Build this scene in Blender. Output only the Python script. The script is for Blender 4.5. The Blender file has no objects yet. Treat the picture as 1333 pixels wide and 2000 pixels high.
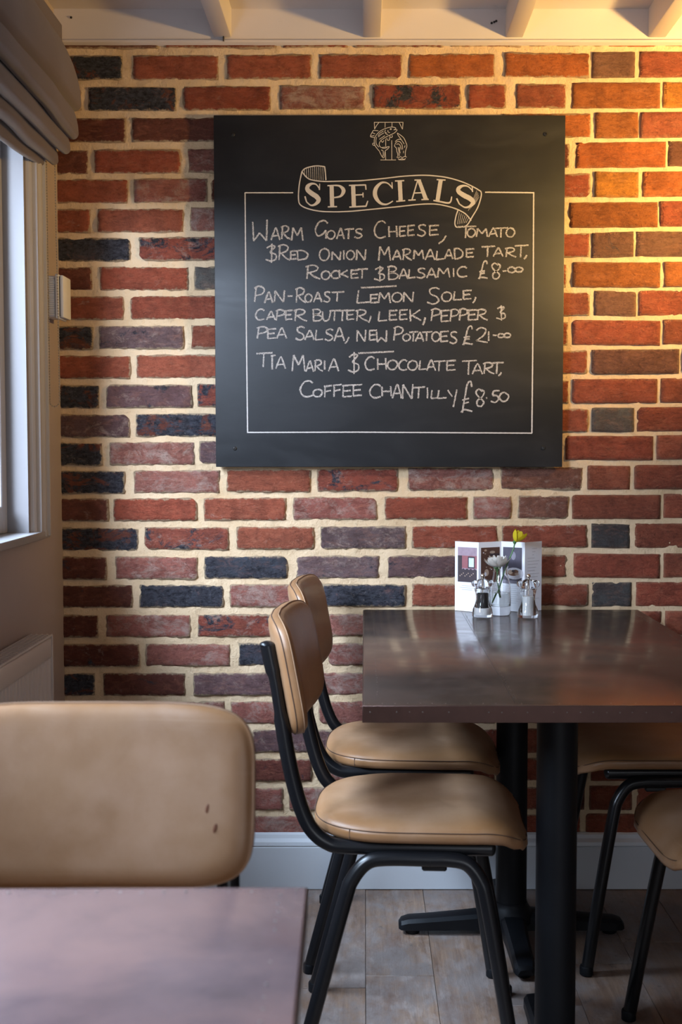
import bpy, bmesh, math, random
from mathutils import Vector, Matrix, noise
random.seed(7)
C = bpy.context.scene.collection
SC = bpy.context.scene
# ------------------------------------------------------------------ camera
FPX, VPX, EYE, PITCH, WY = 2336.0, 712.0, 1.16, math.radians(3.19), 3.09
cd = bpy.data.cameras.new('camera'); cam = bpy.data.objects.new('camera', cd); C.objects.link(cam)
cd.sensor_fit = 'VERTICAL'; cd.sensor_height = 36.0; cd.sensor_width = 24.0
cd.lens = FPX/2000*36
cd.shift_x = -(VPX-666.5)/2000
cam.location = (0, 0, EYE); cam.rotation_euler = (math.radians(90)-PITCH, 0, 0)
cd.clip_start = .05
cd.dof.use_dof = True; cd.dof.focus_distance = 2.9; cd.dof.aperture_fstop = 6.3
SC.camera = cam
SC.view_settings.view_transform = 'Standard'; SC.view_settings.look = 'None'
SC.view_settings.gamma = 1; SC.view_settings.use_curve_mapping = False
SC.view_settings.exposure = 0.0
# ------------------------------------------------------------------ light
wd = bpy.data.worlds.new('daylight'); SC.world = wd; wd.use_nodes = True
bg = wd.node_tree.nodes['Background']; bg.inputs[0].default_value = (.80, .90, 1.0, 1); bg.inputs[1].default_value = 1.7
def area(name, loc, rot, sx, sy, power, col):
    l = bpy.data.lights.new(name, 'AREA'); l.shape = 'RECTANGLE'; l.size = sx; l.size_y = sy; l.energy = power; l.color = col
    o = bpy.data.objects.new(name, l); C.objects.link(o); o.location = loc; o.rotation_euler = rot; return o
# sky seen through the left wall's windows (one beside the tables, one behind the camera)
aim = lambda p, q: (Vector(q)-Vector(p)).to_track_quat('-Z', 'X').to_euler()
area('window_daylight', (-2.3, 1.75, 3.40), aim((-2.3, 1.75, 3.40), (.0, 2.5, .4)), 1.4, 2.6, 760, (.58, .76, 1.0))
area('window_daylight', (-2.4, -.9, 2.5), aim((-2.4, -.9, 2.5), (.0, .2, .7)), 1.5, 1.5, 560, (.64, .78, 1.0))
area('frontal_fill', (.9, -2.45, 1.25), (math.radians(90), 0, 0), 1.5, 1.7, 11, (.95, .93, 1.0))  # added fill light from behind the camera, at an unseen opening
# shaded tungsten lamp beyond the right edge, throwing its light up at the wall and cornice
lp = bpy.data.lights.new('warm_lamp', 'SPOT'); lp.energy = 135; lp.color = (1.0, .62, .19); lp.shadow_soft_size = .05
lp.spot_size = math.radians(106); lp.spot_blend = 1.0
lo = bpy.data.objects.new('warm_lamp', lp); C.objects.link(lo); lo.location = (1.30, 2.42, 1.76)
lo.rotation_euler = Vector((-.62, .60, .16)).to_track_quat('-Z', 'Y').to_euler()

# ------------------------------------------------------------------ helpers
def ray(px, py):
    a = (px-VPX)/FPX; b = (1000-py)/FPX
    return Vector((a, math.cos(PITCH)+b*math.sin(PITCH), -math.sin(PITCH)+b*math.cos(PITCH)))
def W(px, py, Y=WY):
    d = ray(px, py); return Vector((0, 0, EYE)) + d*(Y/d.y)
def link(name, me, mat=None, parent=None, loc=None):
    o = bpy.data.objects.new(name, me); C.objects.link(o)
    if mat is not None:
        for m in (mat if isinstance(mat, (list, tuple)) else [mat]): me.materials.append(m)
    if parent: o.parent = parent
    if loc is not None: o.location = loc
    return o
def obj(name, bm, mat=None, parent=None, smooth=True, loc=None, ang=40):
    me = bpy.data.meshes.new(name)
    bmesh.ops.recalc_face_normals(bm, faces=bm.faces)
    bm.to_mesh(me); bm.free()
    if smooth:
        me.shade_smooth()
        try: me.set_sharp_from_angle(angle=math.radians(ang))
        except Exception: pass
    return link(name, me, mat, parent, loc)
def thing(name, label, cat, loc=(0,0,0), rz=0, group=None):
    o = bpy.data.objects.new(name, None); C.objects.link(o); o.location = loc; o.rotation_euler = (0,0,rz)
    o.empty_display_size = .05
    return tag(o, label, cat, group)
def tag(o, label, cat, group=None):
    o['label'] = label; o['category'] = cat
    if group: o['group'] = group
    return o
def struct(o): o['kind'] = 'structure'; return o
def box(bm, x0, x1, y0, y1, z0, z1, bevel=0, seg=2):
    v = [bm.verts.new((x, y, z)) for x in (x0, x1) for y in (y0, y1) for z in (z0, z1)]
    F = [(0,1,3,2),(4,6,7,5),(0,4,5,1),(2,3,7,6),(0,2,6,4),(1,5,7,3)]
    fs = [bm.faces.new([v[i] for i in f]) for f in F]
    if bevel:
        es = list({e for f in fs for e in f.edges})
        bmesh.ops.bevel(bm, geom=es, offset=bevel, segments=seg, affect='EDGES', profile=.5)
    return bm
def lathe(bm, prof, n=24, cx=0, cy=0, cap0=True, cap1=True):
    rings = []
    for r, z in prof:
        rings.append([bm.verts.new((cx+r*math.cos(2*math.pi*i/n), cy+r*math.sin(2*math.pi*i/n), z)) for i in range(n)])
    for a, b in zip(rings, rings[1:]):
        for i in range(n): bm.faces.new((a[i], a[(i+1)%n], b[(i+1)%n], b[i]))
    if cap0: bm.faces.new(rings[0][::-1])
    if cap1: bm.faces.new(rings[-1])
def catmull(pts, sub=6, closed=False):
    P = [Vector(p) for p in pts]; out = []
    n = len(P)
    for i in range(n-1):
        p0 = P[max(i-1, 0)]; p1 = P[i]; p2 = P[i+1]; p3 = P[min(i+2, n-1)]
        for k in range(sub):
            t = k/sub
            out.append(.5*((2*p1)+(p2-p0)*t+(2*p0-5*p1+4*p2-p3)*t*t+(3*p1-p0-3*p2+p3)*t*t*t))
    out.append(P[-1]); return out
def tube(bm, pts, rad, n=14, cap=True, round_end=False):
    pts = [Vector(p) for p in pts]; m = len(pts)
    T = [(pts[min(i+1, m-1)]-pts[max(i-1, 0)]).normalized() for i in range(m)]
    up = Vector((0, 1, 0)) if abs(T[0].y) < .9 else Vector((1, 0, 0))
    N = (up - T[0]*up.dot(T[0])).normalized(); rings = []
    for i in range(m):
        N = (N - T[i]*N.dot(T[i])).normalized(); B = T[i].cross(N)
        r = rad[i] if isinstance(rad, (list, tuple)) else rad
        ra, rb = r if isinstance(r, (list, tuple)) else (r, r)
        rings.append([bm.verts.new(pts[i]+N*ra*math.cos(2*math.pi*k/n)+B*rb*math.sin(2*math.pi*k/n)) for k in range(n)])
    for a, b in zip(rings, rings[1:]):
        for k in range(n): bm.faces.new((a[k], a[(k+1)%n], b[(k+1)%n], b[k]))
    if cap: bm.faces.new(rings[0][::-1]); bm.faces.new(rings[-1])
def sphere(bm, c, r, u=12, v=8, sx=1, sy=1, sz=1):
    M = Matrix.Translation(c) @ Matrix.Diagonal((sx, sy, sz, 1))
    bmesh.ops.create_uvsphere(bm, u_segments=u, v_segments=v, radius=r, matrix=M)
def extrude_profile(bm, prof, axis, a0, a1):
    """closed 2D profile swept along an axis: axis 'x' -> prof=(y,z); 'z' -> prof=(x,y); 'y' -> (x,z)"""
    def mk(p, a):
        return {'x': (a, p[0], p[1]), 'y': (p[0], a, p[1]), 'z': (p[0], p[1], a)}[axis]
    A = [bm.verts.new(mk(p, a0)) for p in prof]; B = [bm.verts.new(mk(p, a1)) for p in prof]
    n = len(prof)
    for i in range(n): bm.faces.new((A[i], A[(i+1)%n], B[(i+1)%n], B[i]))
    bm.faces.new(A[::-1]); bm.faces.new(B)

# ------------------------------------------------------------------ materials
class M:
    def __init__(s, name, rough=.5, metal=0, spec=.5):
        s.m = bpy.data.materials.new(name); s.m.use_nodes = True; s.t = s.m.node_tree
        s.b = s.t.nodes['Principled BSDF']; s.b.inputs['Roughness'].default_value = rough
        s.b.inputs['Metallic'].default_value = metal; s.b.inputs['Specular IOR Level'].default_value = spec
        s.co = None
    def n(s, ty, **kw):
        nd = s.t.nodes.new(ty)
        for k, v in kw.items():
            if k.startswith('i_'):
                nd.inputs[k[2:].replace('_', ' ')].default_value = v
            else: setattr(nd, k, v)
        return nd
    def l(s, a, b): s.t.links.new(a, b)
    def coord(s, rnd=False, scale=None):
        tc = s.n('ShaderNodeTexCoord').outputs['Object']
        if rnd:
            oi = s.n('ShaderNodeObjectInfo'); mu = s.n('ShaderNodeMath', operation='MULTIPLY'); mu.inputs[1].default_value = 37.0
            s.l(oi.outputs['Random'], mu.inputs[0]); ad = s.n('ShaderNodeVectorMath', operation='ADD')
            s.l(tc, ad.inputs[0]); s.l(mu.outputs[0], ad.inputs[1]); tc = ad.outputs[0]
        if scale:
            mp = s.n('ShaderNodeMapping'); mp.inputs['Scale'].default_value = scale; s.l(tc, mp.inputs[0]); tc = mp.outputs[0]
        return tc
    def noise(s, co, scale, detail=4, rough=.55, dist=0):
        nd = s.n('ShaderNodeTexNoise'); nd.inputs['Scale'].default_value = scale; nd.inputs['Detail'].default_value = detail
        nd.inputs['Roughness'].default_value = rough; nd.inputs['Distortion'].default_value = dist
        s.l(co, nd.inputs['Vector']); return nd.outputs['Fac']
    def ramp(s, fac, a, b, ca=(0,0,0,1), cb=(1,1,1,1)):
        r = s.n('ShaderNodeValToRGB'); r.color_ramp.elements[0].position = a; r.color_ramp.elements[1].position = b
        r.color_ramp.elements[0].color = ca; r.color_ramp.elements[1].color = cb
        s.l(fac, r.inputs[0]); return r.outputs[0]
    def mix(s, fac, a, b, mode='MIX'):
        m = s.n('ShaderNodeMix', data_type='RGBA', blend_type=mode)
        for v, i in ((fac, 0), (a, 6), (b, 7)):
            if isinstance(v, (int, float)): m.inputs[i].default_value = v
            elif isinstance(v, (tuple, list)): m.inputs[i].default_value = tuple(v)+((1,) if len(v) == 3 else ())
            else: s.l(v, m.inputs[i])
        return m.outputs[2]
    def math(s, op, a, b):
        m = s.n('ShaderNodeMath', operation=op)
        for v, i in ((a, 0), (b, 1)):
            if isinstance(v, (int, float)): m.inputs[i].default_value = v
            else: s.l(v, m.inputs[i])
        return m.outputs[0]
    def color(s, c):
        if isinstance(c, (tuple, list)): s.b.inputs['Base Color'].default_value = tuple(c)+((1,) if len(c) == 3 else ())
        else: s.l(c, s.b.inputs['Base Color'])
    def bump(s, h, strength=.3, dist=.002, prev=None):
        b = s.n('ShaderNodeBump'); b.inputs['Strength'].default_value = strength; b.inputs['Distance'].default_value = dist
        s.l(h, b.inputs['Height'])
        if prev: s.l(prev, b.inputs['Normal'])
        s.l(b.outputs[0], s.b.inputs['Normal']); return b.outputs[0]
    def rough(s, v): s.l(v, s.b.inputs['Roughness'])
def plain(name, col, rough=.5, metal=0, var=.12, scale=20, bump=.05, spec=.5):
    m = M(name, rough, metal, spec); co = m.coord(); f = m.noise(co, scale)
    d = tuple(c*(1-var) for c in col); e = tuple(min(1, c*(1+var)) for c in col)
    m.color(m.mix(f, d, e)); m.bump(m.noise(co, scale*6), bump, .001); return m.m

def brick_mat():
    m = M('fired_brick', .85, spec=.25); co = m.coord(True)
    oi = m.n('ShaderNodeObjectInfo').outputs['Color']
    at = lambda nm: m.n('ShaderNodeAttribute', attribute_type='OBJECT', attribute_name=nm).outputs['Fac']
    edge = m.n('ShaderNodeAttribute', attribute_type='GEOMETRY', attribute_name='edge').outputs['Fac']
    f1 = m.noise(co, 16, 7, .7, .4); f2 = m.noise(m.coord(True, (1, 1, 1.8)), 70, 6, .75); f3 = m.noise(m.coord(True, (1, 1, 1.6)), 11, 8, .74, .9)
    def soft(f, lo, gain, mul=1.0):
        k = m.n('ShaderNodeMath', operation='MULTIPLY', use_clamp=True); k.inputs[1].default_value = gain
        m.l(m.math('SUBTRACT', f, lo), k.inputs[0]); return m.math('MULTIPLY', k.outputs[0], mul) if mul != 1 else k.outputs[0]
    dk = m.mix(.45, oi, (.06, .018, .012)); lt = m.mix(.35, oi, (.62, .26, .15))
    c = m.mix(m.ramp(f1, .36, .60), dk, oi)
    c = m.mix(m.math('MULTIPLY', m.ramp(m.noise(m.coord(True, (1, 1, 2.2)), 26, 7, .7, 1.0), .50, .68), .6), c, lt)
    c = m.mix(m.math('MULTIPLY', m.ramp(f2, .50, .72), .5), c, (.03, .012, .010))
    burnt = m.mix(m.ramp(f2, .35, .65), (.010, .010, .015), (.085, .085, .105))
    burnt = m.mix(soft(m.noise(co, 150, 4, .8), .60, 9, .55), burnt, (.30, .27, .24))
    c = m.mix(soft(f3, m.math('SUBTRACT', .69, m.math('MULTIPLY', at('char'), .335)), 14), c, burnt)
    f4 = m.noise(m.coord(True, (1, 1, 1.5)), 20, 9, .78, .5)
    c = m.mix(soft(f4, m.math('SUBTRACT', .66, m.math('MULTIPLY', at('lime'), .30)), 6, .72), c, (.56, .42, .35))
    sm = m.math('ADD', m.math('MULTIPLY', edge, .55), m.noise(co, 55, 6, .75))
    c = m.mix(m.math('MULTIPLY', soft(sm, .80, 6), at('smear')), c, (.56, .42, .27))
    m.color(c)
    h = m.math('ADD', m.math('MULTIPLY', f2, .6), m.math('ADD', m.noise(co, 180, 3), f1))
    n_ = m.bump(h, 1.0, .008); m.bump(m.noise(m.coord(True, (1, 1, 3)), 40, 8, .75, 1.2), 1.0, .008, n_)
    return m.m
def mortar_mat():
    m = M('lime_mortar', .92, spec=.2); co = m.coord()
    f = m.noise(co, 7, 5, .6); f2 = m.noise(co, 120, 4, .7); f3 = m.noise(co, 30, 6, .7)
    c = m.mix(m.ramp(f, .3, .7), (.55, .385, .225), (.67, .50, .325))
    c = m.mix(m.math('MULTIPLY', m.ramp(f3, .56, .72), .4), c, (.26, .17, .09))
    c = m.mix(m.math('MULTIPLY', m.ramp(f2, .6, .75), .35), c, (.22, .16, .10))
    m.color(c); m.bump(m.math('ADD', f2, m.math('MULTIPLY', f3, 1.5)), .7, .003); return m.m
def leather_mat():
    m = M('tan_leather', .42, spec=.45); co = m.coord(True)
    f = m.noise(co, 5, 5, .6, .5); f2 = m.noise(co, 9, 7, .62, .15); f3 = m.noise(co, 380, 3, .6)
    c = m.mix(m.ramp(f, .3, .7), (.24, .125, .060), (.37, .222, .128))
    c = m.mix(m.math('MULTIPLY', m.ramp(f2, .42, .70), .5), c, (.43, .27, .18))
    rim = m.n('ShaderNodeAttribute', attribute_type='GEOMETRY', attribute_name='rim').outputs['Fac']
    c = m.mix(m.math('MULTIPLY', rim, m.ramp(m.noise(co, 12, 5, .6), .2, .6, (.35,.35,.35,1))), c, (.25, .12, .048))
    st = m.noise(m.coord(True, (6, 6, 90)), 1.0, 4, .6, .8)
    c = m.mix(m.math('MULTIPLY', m.ramp(st, .62, .72), .12), c, (.50, .35, .23))
    m.color(c); m.rough(m.ramp(f2, .3, .8, (.34,.34,.34,1), (.52,.52,.52,1)))
    n = m.bump(f3, .12, .0008); m.bump(m.noise(co, 24, 5, .6, .3), .22, .003, n); return m.m
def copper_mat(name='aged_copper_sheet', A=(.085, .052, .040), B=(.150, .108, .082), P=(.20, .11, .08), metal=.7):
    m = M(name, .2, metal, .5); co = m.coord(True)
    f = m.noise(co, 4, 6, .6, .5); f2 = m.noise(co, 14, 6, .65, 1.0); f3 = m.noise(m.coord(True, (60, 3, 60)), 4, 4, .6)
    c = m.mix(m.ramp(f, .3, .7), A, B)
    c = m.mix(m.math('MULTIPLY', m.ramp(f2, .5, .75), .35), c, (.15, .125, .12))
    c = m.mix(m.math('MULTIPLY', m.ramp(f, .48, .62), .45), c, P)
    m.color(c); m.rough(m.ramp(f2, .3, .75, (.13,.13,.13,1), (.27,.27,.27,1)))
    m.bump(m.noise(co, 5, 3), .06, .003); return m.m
def plank_mat():
    m = M('worn_floorboard', .5, spec=.4); co = m.coord(True)
    g = m.noise(m.coord(True, (34, 2.2, 34)), 2.0, 7, .7, .3); f = m.noise(m.coord(True, (1.3, .8, 1)), 5.0, 8, .72, .1); f2 = m.noise(m.coord(True, (1.6, .6, 1)), 16, 9, .78, .1)
    c = m.mix(m.ramp(g, .3, .7), (.125, .07, .045), (.28, .18, .12))
    c = m.mix(m.ramp(f, .44, .58), c, (.19, .155, .14))
    c = m.mix(m.math('MULTIPLY', m.ramp(f2, .50, .66), .55), c, (.34, .28, .25))
    c = m.mix(m.math('MULTIPLY', m.ramp(m.noise(m.coord(True, (1.2, .7, 1)), 7, 9, .8, .1), .52, .66), .65), c, (.12, .065, .045))
    c = m.mix(m.math('MULTIPLY', m.ramp(m.noise(co, 23, 8, .78), .60, .68), .8), c, (.06, .045, .04))
    oi = m.n('ShaderNodeObjectInfo').outputs['Random']
    c = m.mix(m.math('MULTIPLY', oi, .25), c, (.16, .11, .09)); m.color(c)
    m.rough(m.ramp(f2, .3, .7, (.32,.32,.32,1), (.6,.6,.6,1))); m.bump(m.math('ADD', g, f2), .45, .003); return m.m
def board_mat():
    m = M('blackboard_paint', .42, spec=.45); co = m.coord(); mp = m.coord(False, (1, 1, 3))
    f = m.noise(mp, 4, 6, .65, .7); f2 = m.noise(co, 40, 5, .7)
    c = m.mix(m.ramp(f, .45, .8), (.006, .0065, .008), (.016, .0165, .019))
    m.color(m.mix(m.math('MULTIPLY', m.ramp(f2, .6, .8), .2), c, (.03, .03, .034)))
    m.rough(m.ramp(f, .2, .8, (.42,.42,.42,1), (.56,.56,.56,1))); m.bump(f2, .06, .001); return m.m
def chalk_mat(name, k):
    m = M(name, .9, spec=.1); co = m.coord(); f = m.noise(co, 700, 2, .7)
    m.color(m.mix(m.ramp(f, k, k+.14), (.10, .095, .09), (.50, .47, .45))); return m.m
def painted(name, col, r=.45):
    m = M(name, r, spec=.4); co = m.coord(); f = m.noise(co, 5, 6, .6)
    c = m.mix(f, tuple(x*.9 for x in col), col)
    c = m.mix(m.math('MULTIPLY', m.ramp(m.noise(co, 26, 7, .75), .64, .72), .35), c, tuple(x*.55 for x in col))
    m.color(c); m.bump(m.noise(co, 30, 5, .6), .15, .002); return m.m
def fabric_mat():
    m = M('taupe_linen', .95, spec=.1); co = m.coord()
    f = m.noise(m.coord(False, (300, 300, 1500)), 1.0, 3); f2 = m.noise(m.coord(False, (300, 1500, 300)), 1.0, 3)
    m.color(m.mix(m.math('MULTIPLY', m.math('ADD', f, f2), .5), (.065, .045, .035), (.175, .128, .104)))
    m.b.inputs['Sheen Weight'].default_value = .3; m.bump(m.math('ADD', f, f2), .3, .001); return m.m
def glass_mat(name, tint=(1, 1, 1), ior=1.47):
    m = M(name, 0, spec=.5); m.b.inputs['Transmission Weight'].default_value = 1; m.b.inputs['IOR'].default_value = ior
    m.color(tint); return m.m
def pane_mat():
    m = M('window_glass', 0); t = m.n('ShaderNodeBsdfTransparent'); g = m.n('ShaderNodeBsdfGlossy'); g.inputs['Roughness'].default_value = .01
    fr = m.n('ShaderNodeFresnel'); fr.inputs[0].default_value = 1.45; mx = m.n('ShaderNodeMixShader')
    ge = m.n('ShaderNodeNewGeometry')
    m.l(m.math('MULTIPLY', fr.outputs[0], m.math('SUBTRACT', 1.0, ge.outputs['Backfacing'])), mx.inputs[0]); m.l(t.outputs[0], mx.inputs[1]); m.l(g.outputs[0], mx.inputs[2])
    m.l(mx.outputs[0], m.t.nodes['Material Output'].inputs[0]); return m.m
BRICK, MORTAR, LEATHER, COPPER, PLANK, BOARD = brick_mat(), mortar_mat(), leather_mat(), copper_mat(), plank_mat(), board_mat()
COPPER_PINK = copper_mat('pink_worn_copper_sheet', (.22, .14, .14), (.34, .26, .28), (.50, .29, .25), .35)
CHALK = chalk_mat('hand_chalk', .40); CHALKP = chalk_mat('painted_chalk', .12)
FABRIC = fabric_mat(); PANE = pane_mat()
PAINT = painted('greige_wall_paint', (.37, .30, .275), .6)
DIM = painted('low_bounce_wall_paint', (.09, .072, .066), .6)  # unseen walls' colour darkened to cut the light they bounce back
LINING = painted('dimmed_reveal_white', (.26, .245, .25), .4)  # window white darkened in colour to hold down daylight on the jambs
WHITE = painted('window_gloss_white', (.42, .40, .40), .28)
CEIL = painted('ceiling_off_white', (.62, .56, .54), .55)
SKIRT = painted('baseboard_white', (.52, .53, .55), .35)
BLACK = plain('black_enamel_tube', (.006, .006, .007), .28, bump=.02, spec=.4)
IRON = plain('black_cast_iron', (.004, .0045, .006), .5, var=.3, bump=.25, spec=.22)
RAD = painted('radiator_enamel', (.62, .56, .52), .35)
PLASTIC = plain('white_plastic', (.66, .66, .67), .4, var=.03)
STITCH = plain('dark_stitching', (.07, .035, .02), .8)
RIVET = plain('dull_rivet', (.30, .27, .25), .4, .5)
RIVET_DARK = plain('darker_rivet', (.13, .105, .09), .45, .5)  # darker copy of the rivet metal, used on the far table
SCREW = plain('dark_screw_head', (.03, .028, .026), .35, .7)
CHROME = plain('chrome', (.75, .72, .68), .08, 1, var=.02, bump=0)
GLASS = glass_mat('clear_glass'); ACRYL = glass_mat('clear_acrylic', (.97, .98, .98), 1.42)

# ------------------------------------------------------------------ wall of bricks
XL = -.782       # left wall plane
XR = 2.3; YB = -2.6; ZC = 2.262
wall = bpy.data.objects.new('wall_back', None); C.objects.link(wall); struct(wall)
def mortar_bed():
    bm = bmesh.new(); x0, x1, z0, z1 = XL-.03, 1.32, -.02, 2.27; st = .0085
    nx = int((x1-x0)/st); nz = int((z1-z0)/st); g = []
    for j in range(nz+1):
        r = []
        for i in range(nx+1):
            x = x0+(x1-x0)*i/nx; z = z0+(z1-z0)*j/nz
            d = .0028*noise.noise(Vector((x*22, 3, z*30))) + .0022*noise.noise(Vector((x*70, 9, z*70))) + .0012*noise.noise(Vector((x*160, 1, z*160)))
            r.append(bm.verts.new((x, WY+.001+d, z)))
        g.append(r)
    for j in range(nz):
        for i in range(nx): bm.faces.new((g[j][i], g[j][i+1], g[j+1][i+1], g[j+1][i]))
    o = obj('mortar', bm, MORTAR, wall, ang=180)
    bm = bmesh.new(); box(bm, 1.32, XR, WY-.004, WY+.2, -.02, 2.3); box(bm, XL-.2, 1.32, WY+.03, WY+.2, -.02, 2.3)
    obj('wall_core', bm, MORTAR, wall)
mortar_bed()
COL = dict(r=(.43, .110, .060), o=(.52, .155, .045), y=(.60, .25, .045), d=(.20, .060, .042), p=(.42, .150, .115), b=(.28, .125, .085),
           m=(.36, .095, .060), k=(.22, .070, .045), g=(.19, .17, .15), n=(.075, .078, .10), q=(.21, .125, .125), s=(.10, .10, .095))
CH = dict(r=.0, o=.0, y=0, d=.22, p=.12, b=.16, m=.55, k=.86, g=.0, n=.75, q=.30, s=.0)
LI = dict(r=.22, o=.1, y=.0, d=.15, p=.62, b=.35, m=.38, k=.20, g=.2, n=.16, q=.40, s=.05)
def brick(x0, x1, z0, z1, c, seed, clean):
    w = x1-x0; h = z1-z0; cx = (x0+x1)/2; cz = (z0+z1)/2; rnd = random.Random(seed)
    nx = max(4, int(w/.009)); nz = 8; bm = bmesh.new(); g = []
    amp = .0012 if clean else .0034; rc = rnd.uniform(.002, .008) if not clean else rnd.uniform(.001, .004)
    chips = [(rnd.choice((-1, 1)), rnd.choice((-1, 1)), rnd.uniform(.2, 1)*(.016 if not clean else .008)) for _ in range(rnd.choice((0, 0, 1, 1)))]
    tilt = rnd.uniform(-.0015, .0015); proud = rnd.uniform(-.0012, .0022)
    for j in range(nz+1):
        row = []
        for i in range(nx+1):
            u = -1+2*i/nx; v = -1+2*j/nz; x = u*w/2; z = v*h/2
            eu = min(1, (1-abs(u))*w/2/.006); ev = min(1, (1-abs(v))*h/2/.006)
            nn = lambda k, s: noise.noise(Vector((x*s+seed*1.7, k, z*s+seed*.9)))
            edge = 1-min(eu, ev)
            x -= math.copysign(1, u)*(1-eu)*(amp*(.4+nn(1, 30)*.8+nn(5, 140)*.7)); z -= math.copysign(1, v)*(1-ev)*(amp*(.4+nn(2, 22)*.8+nn(6, 130)*.7))
            # rounded corners
            dx = abs(x)-(w/2-rc); dz = abs(z)-(h/2-rc)
            if dx > 0 and dz > 0:
                L = math.hypot(dx, dz)
                if L > rc: x = math.copysign(w/2-rc+dx*rc/L, x); z = math.copysign(h/2-rc+dz*rc/L, z)
            for sx, sz, cr in chips:
                ddx = w/2-sx*x; ddz = h/2-sz*z
                if ddx+ddz < cr:
                    k = (cr-ddx-ddz)/2; x -= sx*k; z -= sz*k
            z += tilt*u
            y = -.0034-proud+.0020*nn(3, 25)+.0012*nn(4, 80)+.0028*edge*edge
            row.append(bm.verts.new((x, y, z)))
        g.append(row)
    for j in range(nz):
        for i in range(nx): bm.faces.new((g[j][i], g[j][i+1], g[j+1][i+1], g[j+1][i]))
    per = g[0][:] + [g[j][nx] for j in range(1, nz+1)] + g[nz][nx-1::-1] + [g[j][0] for j in range(nz-1, 0, -1)]
    back = [bm.verts.new((p.co.x, .012, p.co.z)) for p in per]
    for i in range(len(per)):
        k = (i+1) % len(per); bm.faces.new((per[k], per[i], back[i], back[k]))
    nf = (nx+1)*(nz+1); me = bpy.data.meshes.new('brick'); bm.verts.index_update(); bm.to_mesh(me); bm.free(); me.shade_smooth()
    ea = me.attributes.new('edge', 'FLOAT', 'POINT')
    ea.data.foreach_set('value', [max(0, 1-min(w/2-abs(v.co.x), h/2-abs(v.co.z))/.012) for v in me.vertices])
    o = link('brick', me, BRICK, wall, (cx, WY, cz))
    j = rnd.uniform(.82, 1.15); q = rnd.uniform(.9, 1.12); base = COL[c]
    o.color = (base[0]*j, base[1]*j*q, base[2]*j*q, 1)
    o['char'] = float(min(1, max(0, CH[c]+rnd.uniform(-.06, .08)))); o['lime'] = float(max(0, LI[c]+rnd.uniform(-.12, .12))); 
    o['smear'] = .18 if clean else .85
    if clean: o['lime'] = float(o['lime']*.3)
# row: (y centre at left, y centre at right, [(x0, x1, kind) ...]) measured on the photograph
ROWS = [
 (72, 66, '110-310b 320-542r 552-680r 690-868r 880-1020r 1030-1180b 1190-1285o 1295-1460r'),
 (133, 127, '70-240k 259-428r 442-609r 623-786r 797-968o 985-1153o 1157-1241b 1250-1425r'),
 (194, 187, '70-160r 172-346k 357-530r 545-714p 727-901m 912-990r 1007-1107r 1118-1290o 1296-1465y'),
 (255, 245, '70-247d 256-432d 980-1155o 1163-1247o 1252-1425r'),
 (317, 303, '70-173d 183-354r 367-540p 1040-1114d 1126-1301o 1306-1480b'),
 (374, 361, '70-251r 261-406p 412-560d 985-1154r 1162-1247y 1256-1430o'),
 (432, 420, '70-178r 190-359r 371-540p 1030-1103b 1113-1285o 1290-1460r'),
 (488, 478, '70-256n 271-440m 985-1153r 1156-1238b 1243-1415b'),
 (545, 537, '70-181d 194-369r 379-540g 1010-1108r 1119-1290o 1298-1470o'),
 (602, 593, '70-243r 254-425r 985-1153r 1161-1243b 1248-1420r'),
 (660, 650, '70-183k 193-361q 373-540r 1010-1111r 1118-1290r 1296-1470r'),
 (717, 707, '70-256r 266-440r 985-1149r 1156-1327b 1333-1500r'),
 (775, 764, '70-195k 207-376q 384-540m 1010-1112r 1118-1284r 1291-1460r'),
 (832, 820, '70-255q 265-440k 985-1150r 1156-1239g 1245-1420r'),
 (887, 875, '70-201k 213-381p 388-540q 1005-1099r 1105-1276r 1283-1450r'),
 (942, 933, '70-245k 261-430p 442-608r 619-779m 796-966p 977-1139b 1148-1231r 1240-1410r'),
 (996, 990, '70-213d 221-386r 397-560r 572-738p 751-914r 924-1000p 1012-1112b 1118-1290r 1297-1470r'),
 (1053, 1047, '70-271k 282-448m 461-615r 626-795q 804-973r 980-1148r 1156-1231s 1241-1410r'),
 (1110, 1105, '70-210d 225-387p 398-563n 578-742q 756-925q 938-1108r 1121-1289r 1297-1470r'),
 (1165, 1161, '70-260d 272-438n 448-618p 628-793n 804-970r 978-1150r 1157-1234s 1243-1410r'),
 (1223, 1218, '70-193d 206-373p 386-540m 552-630p 641-808p 818-985r 995-1160r 1170-1292r 1300-1470r'),
 (1280, 1276, '70-273d 284-451p 465-628n 640-810p 820-990p 1000-1170r 1180-1350r 1360-1500r'),
 (1337, 1334, '70-187k 201-363d 377-548q 560-728p 738-905r 915-1085r 1095-1180r 1190-1360r 1370-1520r'),
 (1393, 1390, '70-260d 270-440p 450-612p 622-790p 800-970r 980-1150r 1160-1330r 1340-1500r'),
 (1448, 1446, '70-170r 180-350p 360-482q 492-660q 670-838r 848-1015r 1025-1195r 1205-1375r 1385-1540r'),
 (1505, 1502, '70-250r 260-430p 440-610d 620-790p 800-968r 978-1145r 1155-1325r 1335-1500r'),
 (1561, 1558, '70-170r 180-350r 360-554p 564-732p 742-905r 915-1080r 1090-1142d 1152-1235r 1245-1415r'),
 (1616, 1613, '70-250r 260-430r 440-608p 618-786p 796-960r 970-1135r 1145-1315r 1325-1490r'),
]
sd = 0
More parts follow.
